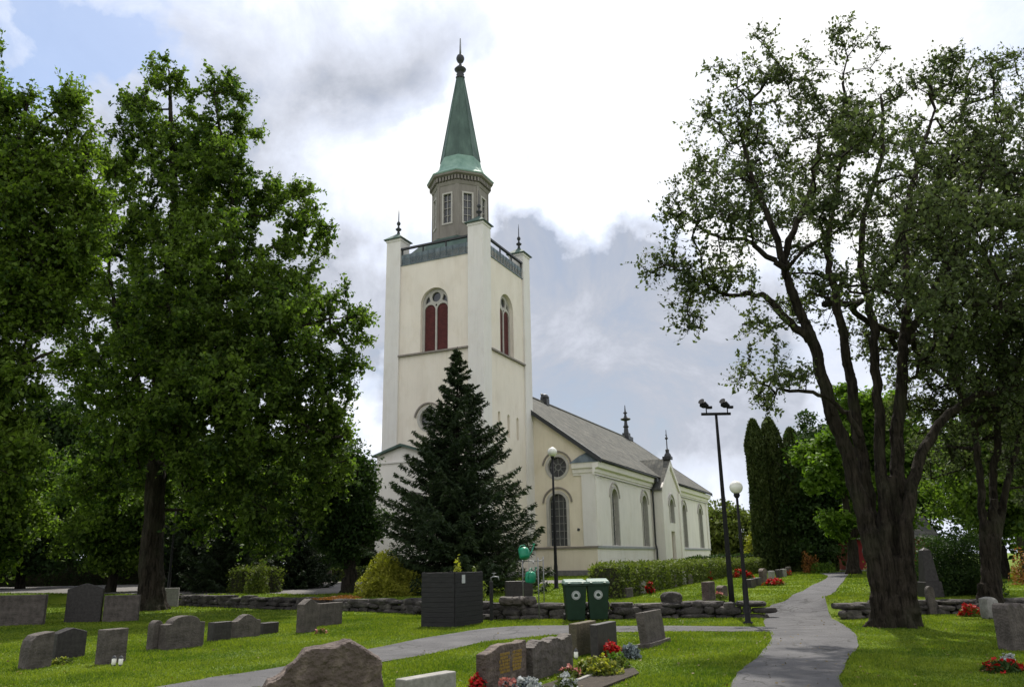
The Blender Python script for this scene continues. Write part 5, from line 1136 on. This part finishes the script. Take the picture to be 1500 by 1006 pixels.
# stones behind the wall
G2 = 'small headstones in the far lawn'
HS('grey stone at the near corner of the long hedge', 918, 876, 928, 861, 'flat', .16, 'granite', group=G2)
HS('pale pinkish stone beside red flowers, in front of the long hedge', 939, 870, 947, 850, 'arch', .18, 'granite_light', group=G2, topref=.5)
HS('grey stone standing near the middle of the hedge', 986, 860, 992, 842, 'flat', .2, 'granite', group=G2)
HS('thin white stone in front of the hedge below the church door', 1000, 857, 1006, 836, 'flat', .2, 'granite_light', group=G2)
HS('low grey stone just right of the thin white stone', 1009, 855, 1015, 841, 'flat', .2, 'granite', group=G2)
HS('tall pale stone with red flowers beside it, near the far end of the hedge', 1026, 851, 1033, 834, 'flat', .25, 'granite_light', group=G2)
HS('brown stone with a bright top just behind the long wall, left of the floodlight pole', 1039, 880, 1049, 852, 'flat', .2, 'granite_red', group=G2)
HS('small brown stone with a round top next to the floodlight pole', 1059, 875, 1067, 857, 'arch', .2, 'granite_red', group=G2, topref=.5)
HS('very dark green small stone right of the lamp pole', 1101, 861, 1108, 848, 'flat', .2, 'granite_dark', group=G2)
HS('slim dark stone next to the very dark green one', 1111, 858, 1116, 846, 'flat', .2, 'granite_dark', group=G2)
HS('brown stone with a round light top, beside the wide red flower bed', 1119, 854, 1125, 832, 'arch', .2, 'granite_red', group=G2, topref=.5)
HS('pale stone behind the wide red flower bed', 1131, 849, 1136, 836, 'flat', .2, 'granite_light', group=G2)
HS('dark stone in the far row before the columnar conifers', 1142, 846, 1147, 834, 'flat', .2, 'granite_dark', group=G2)
HS('pale thin stone last but one in the far row', 1149, 845, 1153, 833, 'flat', .2, 'granite_light', group=G2)
HS('grey brown stone last in the far row', 1156, 843, 1160, 830, 'flat', .2, 'granite', group=G2)
G3 = 'stones in front of the far hedge'
for px, lb in ((424, 'left of the three dark stones in front of the far hedge'), (453, 'middle of the three dark stones in front of the far hedge'), (480, 'right of the three dark stones in front of the far hedge')):
    HS(lb, px - 3, 853, px + 5, 835, 'flat', .25, 'granite', az=math.radians(80), group=G3)
# obelisk on the right
ob = thing('obelisk', 'slim dark tapering obelisk headstone behind the low wall, right of the large tree', 'gravestone', gz(11.75, 23.75))
t = MB(); 
def frus(mb, w0, w1, z0, z1): mb.add([(-w0, -w0, z0), (w0, -w0, z0), (w0, w0, z0), (-w0, w0, z0), (-w1, -w1, z1), (w1, -w1, z1), (w1, w1, z1), (-w1, w1, z1)], [(0, 3, 2, 1), (4, 5, 6, 7), (0, 1, 5, 4), (1, 2, 6, 5), (2, 3, 7, 6), (3, 0, 4, 7)])
frus(t, .20, .12, .42, 1.28); frus(t, .12, .01, 1.281, 1.36); t.build('shaft', MAT['granite_dark'], ob, bevel=.01)
t = MB(); frus(t, .26, .24, -.03, .42); t.build('base_block', MAT['granite_dark'], ob, bevel=.01)
HS('small grey stone leaning at the foot of the dark obelisk', 1362, 894, 1374, 858, 'arch', .12, 'granite', az=math.radians(80), topref=.5)
boulder('rounded_headstone', 'pale rounded natural stone by the red flowers under the right tree', G(1452, 906), .42, .3, .55, .3, 91, 'granite_light', 'gravestone', lift=.44)

# ------------------------------------------------------------------ flowers
def flowers(label, p, w, h, petal, seed, n=200, leafm='leaf_hedge', nl=500, size=.05, name='flower_cluster', group='flowers on the graves', d=None):
    rng = np.random.default_rng(seed); p = np.array(p, float); root = thing(name, label, 'flowers', p, group=group); d = d or w * .7
    u = unit(rng.normal(size=(nl, 3))); u[:, 2] = abs(u[:, 2]); P = u * rng.random((nl, 1)) ** .4 * np.array([w / 2, d / 2, h * .9]); V, Fq = leafquads(P, size * 1.1, .45, .3, rng); npmesh('foliage', V, Fq, MAT[leafm], root)
    k = max(n // 9, 6); cu = unit(rng.normal(size=(k, 3))); cu[:, 2] = abs(cu[:, 2]) * 1.1 + .1; cc = unit(cu) * np.array([w / 2, d / 2, h]) * rng.uniform(.75, 1.0, (k, 1))
    P = cc[rng.integers(0, k, n)] + rng.normal(0, size * .38, (n, 3)); P[:, 2] = P[:, 2].clip(.01); V, Fq = leafquads(P, size, .85, 1., rng); npmesh('petals', V, Fq, MAT[petal], root)
    return root
flowers('bunch of bright red flowers leaning on the black polished stone', G(897, 965), .32, .26, 'petal_red', 1, n=420, nl=250)
flowers('silver grey foliage plant beside the bright red flowers', G(923, 965), .34, .24, 'leaf_silver', 2, n=500, leafm='leaf_silver', nl=300)
flowers('red flowers left of the stone with gilded lettering, at the bottom edge', gz(-.52, 10.9), .22, .22, 'petal_red', 3, n=260, nl=150)
flowers('white and silver flowers at the foot of the stone with gilded lettering', gz(.12, 10.75), .40, .20, 'petal_white', 4, n=320, leafm='leaf_silver')
flowers('pale lilac flowers between the gilded stone and the bottom edge', gz(-.13, 10.6), .26, .22, 'petal_pink', 5, n=200, leafm='leaf_silver')
flowers('white flowers in the lower corner of the little kerbed bed', gz(.62, 11.05), .3, .2, 'petal_white', 6, n=200)
flowers('pink flowers at the near end of the little kerbed bed', gz(.72, 11.9), .34, .2, 'petal_pink', 7, n=160)
flowers('orange and yellow low plants filling the little kerbed bed', gz(1.15, 12.35), .8, .26, 'leaf_yellow', 8, n=500, nl=1500, d=.6)
flowers('low green plant at the far end of the little kerbed bed', gz(1.5, 12.9), .45, .22, 'leaf_maple', 9, n=200, nl=700)
flowers('red flowers beside the pale pinkish stone at the long hedge', G(952, 870), .3, .45, 'petal_red', 10, n=240, size=.07)
flowers('red flowers beside the tall pale stone near the far end of the hedge', G(1037, 850), .5, .5, 'petal_red', 11, n=200, size=.09)
flowers('red and orange flowers far off, between the two lamp poles', G(1080, 846), .9, .5, 'petal_red', 12, n=260, size=.1)
flowers('wide bed of red flowers in the far lawn', G(1135, 857), 1.0, .28, 'petal_red', 13, n=420, size=.08)
flowers('bright red flowers right of the globe lamp pole in the far lawn', G(1096, 848), .6, .45, 'petal_red', 14, n=240, size=.1)
flowers('small red flowers in the far row before the columnar conifers', G(1153, 843), .7, .35, 'petal_red', 15, n=160, size=.1)
flowers('dark red flowers beside the pale rounded natural stone', G(1422, 903), .6, .34, 'petal_red', 16, n=360, size=.06)
flowers('flat wreath of red flowers and dark leaves at the right edge', G(1470, 984), .62, .16, 'petal_red', 17, n=200, leafm='leaf_dark', nl=1500, name='wreath')
flowers('white flowers on top of the flat red wreath', G(1476, 972), .2, .16, 'petal_white', 18, n=110, nl=60)
flowers('pink flowers at the foot of the reddish gable topped stone', G(471, 928), .28, .13, 'petal_pink', 19, n=110)
flowers('white flowers on the far hedge left of the church', G(424, 838) + np.array([0, 0, .35]), .5, .5, 'petal_white', 20, n=120, size=.12, nl=80)
flowers('pink flowers on the far hedge left of the church', G(455, 838) + np.array([0, 0, .3]), .8, .4, 'petal_pink', 21, n=120, size=.12, nl=80)
flowers('yellow green weeds between the two nearest stones of the left row', G(88, 972), .5, .12, 'leaf_yellow', 22, n=60, nl=500)
flowers('small orange flowers near the floodlight pole', G(1052, 877), .6, .18, 'petal_pink', 23, n=120, size=.06)
# kerb of the little bed
k = MB(); a = G(846, 1001); b = G(882, 986); d = (b - a)[:2]; L = np.linalg.norm(d); k.box(0, L * 1.15, -.03, .03, -.02, .06)
o = k.build('kerb_stone', MAT['granite_light'], None, bevel=.008, loc=(a[0], a[1], a[2])); o.rotation_euler = (0, 0, math.atan2(d[1], d[0])); tag(o, 'thin light grey kerb stone edging the little flower bed', 'kerb')
k = MB(); pts = [(.25, 11.2), (1.0, 10.95), (1.75, 12.35), (1.75, 13.2), (1.35, 13.3)]
sb = MB(); sb.prism(pts, lambda u, v, d_: (u, v, d_ + Hf(u, v)), -.02, .03); tag(sb.build('flower_bed_soil', MAT['soil'], None), 'dark soil of the little flower bed in front of the broken grey stone', 'flower bed')
# lanterns by the square stone
def grave_lantern(label, p):
    r = thing('grave_lantern', label, 'lantern', p, group='grave lanterns at the square stone')
    t = MB(); t.lathe([(.035, 0), (.04, .015), (.035, .03)], (0, 0), 10); t.build('foot', MAT['iron'], r)
    t = MB(); t.lathe([(.03, .03), (.036, .05), (.036, .12), (.028, .135)], (0, 0), 10); t.build('glass_body', MAT['globe'], r, smooth=True)
    t = MB(); t.lathe([(.04, .135), (.03, .155), (.008, .18)], (0, 0), 10); t.build('lid', MAT['iron'], r)
grave_lantern('left small lantern at the foot of the small square stone', G(166, 976)); grave_lantern('right small lantern at the foot of the small square stone', G(176, 976))
grave_lantern('small white lantern at the foot of the lichened green brown stone', G(844, 966))

# ------------------------------------------------------------------ black board enclosure
bc = G(666, 919); brz = math.pi / 2 - math.radians(30)
bx = thing('board_enclosure', 'tall black stained enclosure of horizontal boards with a white notice, beside the lawn path', 'enclosure', bc, brz)
LX, LY, HB = 1.30, 1.02, 1.33     # local x = along the row, y = to the left
def boards(f, L, name):
    m = MB(); nb = 11; bh = HB / nb
    for i in range(nb): m.prism(rect(.0, L, i * bh + .001, (i + 1) * bh - .003), f, 0, .025)
    m.build(name, MAT['blackwood'], bx, bevel=.004, segs=1)
boards(lambda u, v, d: (u, -d, v), LX, 'front_boards'); boards(lambda u, v, d: (-d - .002, u, v), LY, 'side_boards'); boards(lambda u, v, d: (u, LY + d, v), LX, 'back_boards'); boards(lambda u, v, d: (LX + d + .002, u, v), LY, 'far_boards')
for u, v in ((.0, .0), (LX - .07, 0), (0, LY - .07), (LX - .07, LY - .07)):
    m = MB(); m.box(u + .003, u + .067, v + .003, v + .067, -.02, HB + .02); m.build('corner_post', MAT['blackwood'], bx)
m = MB(); m.box(.28, .43, -.035, -.029, HB - .27, HB - .06); m.build('notice', MAT['sticker'], bx)
m = MB(); m.box(.05, LX - .05, .05, LY - .05, .1, HB - .35); m.build('green_waste', MAT['soil'], bx)

# ------------------------------------------------------------------ wheeled bins
def bin_(label, p, rz):
    r = thing('wheeled_bin', label, 'wheeled bin', p, rz, 'green wheeled bins by the wall')
    b = MB(); wb, db, wt, dt_, z0, z1 = .23, .25, .29, .34, .05, .96
    b.add([(-wb, -db, z0), (wb, -db, z0), (wb, db, z0), (-wb, db, z0), (-wt, -dt_, z1), (wt, -dt_, z1), (wt, dt_ - .04, z1), (-wt, dt_ - .04, z1)], [(0, 3, 2, 1), (0, 1, 5, 4), (1, 2, 6, 5), (2, 3, 7, 6), (3, 0, 4, 7), (4, 5, 6, 7)])
    b.box(-wt - .02, wt + .02, -dt_ - .02, dt_ - .02, z1 - .06, z1 + .002)
    for s in (-.17, .17): b.box(s - .02, s + .02, -dt_ + .02, -dt_ + .06, z1 - .2, z1 - .06)
    b.build('body', MAT['binbody'], r, bevel=.02)
    l = MB(); l.add([(-wt - .03, -dt_ - .04, z1 + .005), (wt + .03, -dt_ - .04, z1 + .005), (wt + .03, dt_, z1 + .005), (-wt - .03, dt_, z1 + .005), (-wt, -dt_, z1 + .07), (wt, -dt_, z1 + .07), (wt - .02, dt_ - .04, z1 + .12), (-wt + .02, dt_ - .04, z1 + .12)],
                    [(0, 3, 2, 1), (4, 5, 6, 7), (0, 1, 5, 4), (1, 2, 6, 5), (2, 3, 7, 6), (3, 0, 4, 7)])
    for s in (-.18, .18): l.box(s - .04, s + .04, -dt_ - .075, -dt_ - .03, z1 + .01, z1 + .04)
    l.build('lid', MAT['binlid'], r, bevel=.02)
    h = MB(); h.tube([(-wt + .02, dt_ + .03, z1 - .02), (wt - .02, dt_ + .03, z1 - .02)], .018, 8); h.build('handle', MAT['binbody'], r, smooth=True)
    for s in (-1, 1):
        w_ = MB(); w_.tube([(s * (wb + .0), db + .03, .1), (s * (wb + .055), db + .03, .1)], .1, 18); w_.build('wheel', MAT['rubber'], r)
    # round white emblem on the sloping front
    def fr(u, v, d):
        t_ = (v - z0) / (z1 - z0); return (u, -(db + (dt_ - db) * t_) - d, v)
    s = MB(); s.prism(circ(0, .68, .115, 24), fr, .012, .016); st = s.build('sticker', MAT['sticker'], r)
    s = MB(); s.prism([(-.05, .65), (.0, .635), (.06, .65), (.045, .70), (.0, .73), (-.045, .70)], fr, .018, .021); s.ring(circ(0, .68, .1, 24), circ(0, .68, .092, 24), fr, .017, .020); s.build('emblem', MAT['binbody'], st)
bin_('left green wheeled bin with a pale lid and faded round white sticker', G(843, 910), .05)
bin_('right green wheeled bin with a pale lid and round white sticker with a dark emblem', G(877, 909), -.04)

# ------------------------------------------------------------------ tap post and watering can rack
tp = thing('tap_post', 'dark post with a grey water tap on top, beside the black board enclosure', 'tap post', G(720, 909))
m = MB(); m.box(-.05, .05, -.05, .05, -.02, 1.05); m.build('post', MAT['blackwood'], tp, bevel=.01)
m = MB(); m.tube([(0, 0, 1.05), (0, 0, 1.15), (.06, -.02, 1.18), (.2, -.04, 1.17), (.22, -.04, 1.08)], .022, 8); m.tube([(.08, -.02, 1.2), (.08, -.02, 1.27)], .012, 6); m.tube([(.02, -.02, 1.27), (.15, -.02, 1.27)], .012, 6); m.build('tap', MAT['galv'], tp, smooth=True)
rk = thing('watering_can_rack', 'thin steel rack with hooks standing by the wall between tap post and bins', 'rack', (.62, 23.75, Hf(.62, 22.9)))
for (x_, y_, z0, z1) in ((0, 0, 0, 1.68), (.19, .75, .3, 1.7), (-.42, .75, .3, 1.98)):
    m = MB(); m.tube([(x_, y_ - .55 if y_ == 0 else y_, z0 - .05), (x_, y_ - .55 if y_ == 0 else y_, z1)], .017, 8); m.build('leg', MAT['galv'], rk, smooth=True)
m = MB(); m.tube([(-.55, .1, 1.58), (.1, .1, 1.58)], .014, 6); m.tube([(0, -.55, 1.6), (0, .1, 1.58), (.19, .75, 1.6)], .014, 6); m.tube([(-.42, .75, 1.9), (-.42, .1, 1.9), (-.42, -.05, 1.93)], .012, 6); m.tube([(-.42, .75, 1.6), (-.42, .1, 1.58)], .012, 6); m.tube([(-.12, .1, 1.58), (-.12, -.05, 1.5), (-.12, -.08, 1.55)], .01, 6); m.build('cross_bars', MAT['galv'], rk, smooth=True)
def wcan(label, p, rz, tiltx):
    r = thing('watering_can', label, 'watering can', p, rz, 'green watering cans on the rack'); r.rotation_euler = (tiltx, 0, rz)
    m = MB(); m.lathe([(.13, -.40), (.15, -.36), (.16, -.2), (.13, -.12), (.06, -.08)], (0, 0), 16); m.build('body', MAT['can'], r, smooth=True)
    m = MB(); m.tube([(.10, 0, -.34), (.24, 0, -.2), (.33, 0, -.02)], [.03, .02, .015], 8); m.lathe([(.02, -.01), (.045, .03)], (.34, 0), 10); m.build('spout', MAT['can'], r, smooth=True)
    m = MB(); m.tube([(.08, 0, -.1), (.04, 0, 0), (-.06, 0, -.01), (-.15, 0, -.12), (-.16, 0, -.28)], .014, 8); m.build('handle', MAT['can'], r, smooth=True)
wcan('green watering can hanging upright from the lower hook of the rack', atY(778, 832, 23.8), math.radians(65), .1)
wcan('green watering can hanging highest on the rack, against the spruce', atY(766, 798, 23.8), math.radians(20), -.4)

# ------------------------------------------------------------------ lamps
def globe_lamp(label, p, h, grp='white globe lamps', r=.17, thick=.055):
    t = thing('globe_lamp', label, 'lamp post', p, group=grp)
    m = MB(); m.lathe([(.13, -.02), (.13, .03), (thick + .02, .06), (thick + .015, .9), (thick, 1.0), (thick * .75, h * .6), (thick * .6, h - r - .05)], (0, 0), 12); m.build('pole', MAT['pole'], t, smooth=True)
    m = MB(); m.lathe([(.05, h - r - .1), (.085, h - r - .04), (.075, h - r + .02)], (0, 0), 12); m.build('collar', MAT['pole'], t)
    m = MB(); m.lathe([(r * math.sin(a), h - r * math.cos(a) * 1.0) for a in np.linspace(.35, math.pi - .02, 14)], (0, 0), 20); m.build('globe', MAT['globe'], t, smooth=True)
globe_lamp('black lamp post with a white globe in front of the long wall, nearest the path', G(1096, 913), 3.36)
globe_lamp('slim lamp post with a white globe in front of the nave west window', gz(1.72, 35.8), 5.85, r=.21, thick=.07)
globe_lamp('lamp post with a white globe in the shade right of the tall linden trunk', gz(-15.66, 37.5), 4.2, r=.2)
fp = thing('floodlight_pole', 'tall black pole with two floodlights on a crossbar behind the long wall', 'lamp post', gz(6.06, 23.6))
m = MB(); m.lathe([(.085, -.02), (.08, .8), (.065, 2.5), (.05, 4.5), (.04, 5.62)], (0, 0), 12); m.build('pole', MAT['pole'], fp, smooth=True)
m = MB(); m.box(-.44, .44, -.03, .03, 5.60, 5.68); m.build('crossbar', MAT['pole'], fp, bevel=.008)
for s, tl in ((-.33, 'l'), (.30, 'r')):
    m = MB(); m.tube([(s + .05, 0, 5.68), (s + .05, 0, 5.86)], .018, 6)
    m.tube([(s - .09, .05, 5.96), (s, 0, 5.92), (s + .10, -.05, 5.86)], [.09, .11, .05], 12); m.tube([(s - .08, -.05, 6.0), (s - .1, -.07, 6.02)], [.075, .1], 12)
    m.box(s + .06, s + .22, -.07, .05, 5.80, 5.87); m.build('floodlight', MAT['pole'], fp, smooth=False)

# ------------------------------------------------------------------ red house at the end of the path
rh = thing('red_house', 'small red boarded house with white trim at the end of the path', 'house', gz(24.9, 61.5), math.radians(-6))
m = MB(); m.panel(rect(0, 6, 0, 2.5), [rect(1.2, 1.9, 1.0, 1.9), rect(3.4, 4.2, .1, 2.1)], lambda u, v, d: (u, -d, v), .12); m.box(0, 6, .15, 4, 0, 2.5); m.build('wall', MAT['red_paint'], rh)
m = MB(); m.add([(-.35, -.4, 2.3), (6.35, -.4, 2.3), (6.35, 2, 4.0), (-.35, 2, 4.0), (-.35, 4.4, 2.3), (6.35, 4.4, 2.3)], [(0, 1, 2, 3), (3, 2, 5, 4), (0, 3, 4), (1, 5, 2)]); m.build('roof', MAT['slate'], rh)
for x_ in (-.02, 5.86):
    m = MB(); m.box(x_, x_ + .16, -.03, -.003, 0, 2.45); m.build('corner_board', MAT['white_paint'], rh)
m = MB(); m.box(-.1, 6.1, -.12, 4.1, -.3, .12); m.build('foundation', MAT['granite_light'], rh)
m = MB(); m.ring(rect(1.1, 2.0, .9, 2.0), rect(1.22, 1.88, 1.02, 1.88), lambda u, v, d: (u, -d, v), -.1, .04); wf = m.build('window_frame', MAT['white_paint'], rh); m = MB(); m.box(1.21, 1.89, .06, .08, 1.01, 1.89); m.build('pane', MAT['glass'], wf)
m = MB(); m.box(3.42, 4.18, .05, .09, .12, 2.08); m.build('door', MAT['white_paint'], rh)
for o in list(bpy.data.objects):
    for k_ in ('_w', '_h'):
        if k_ in o: del o[k_]
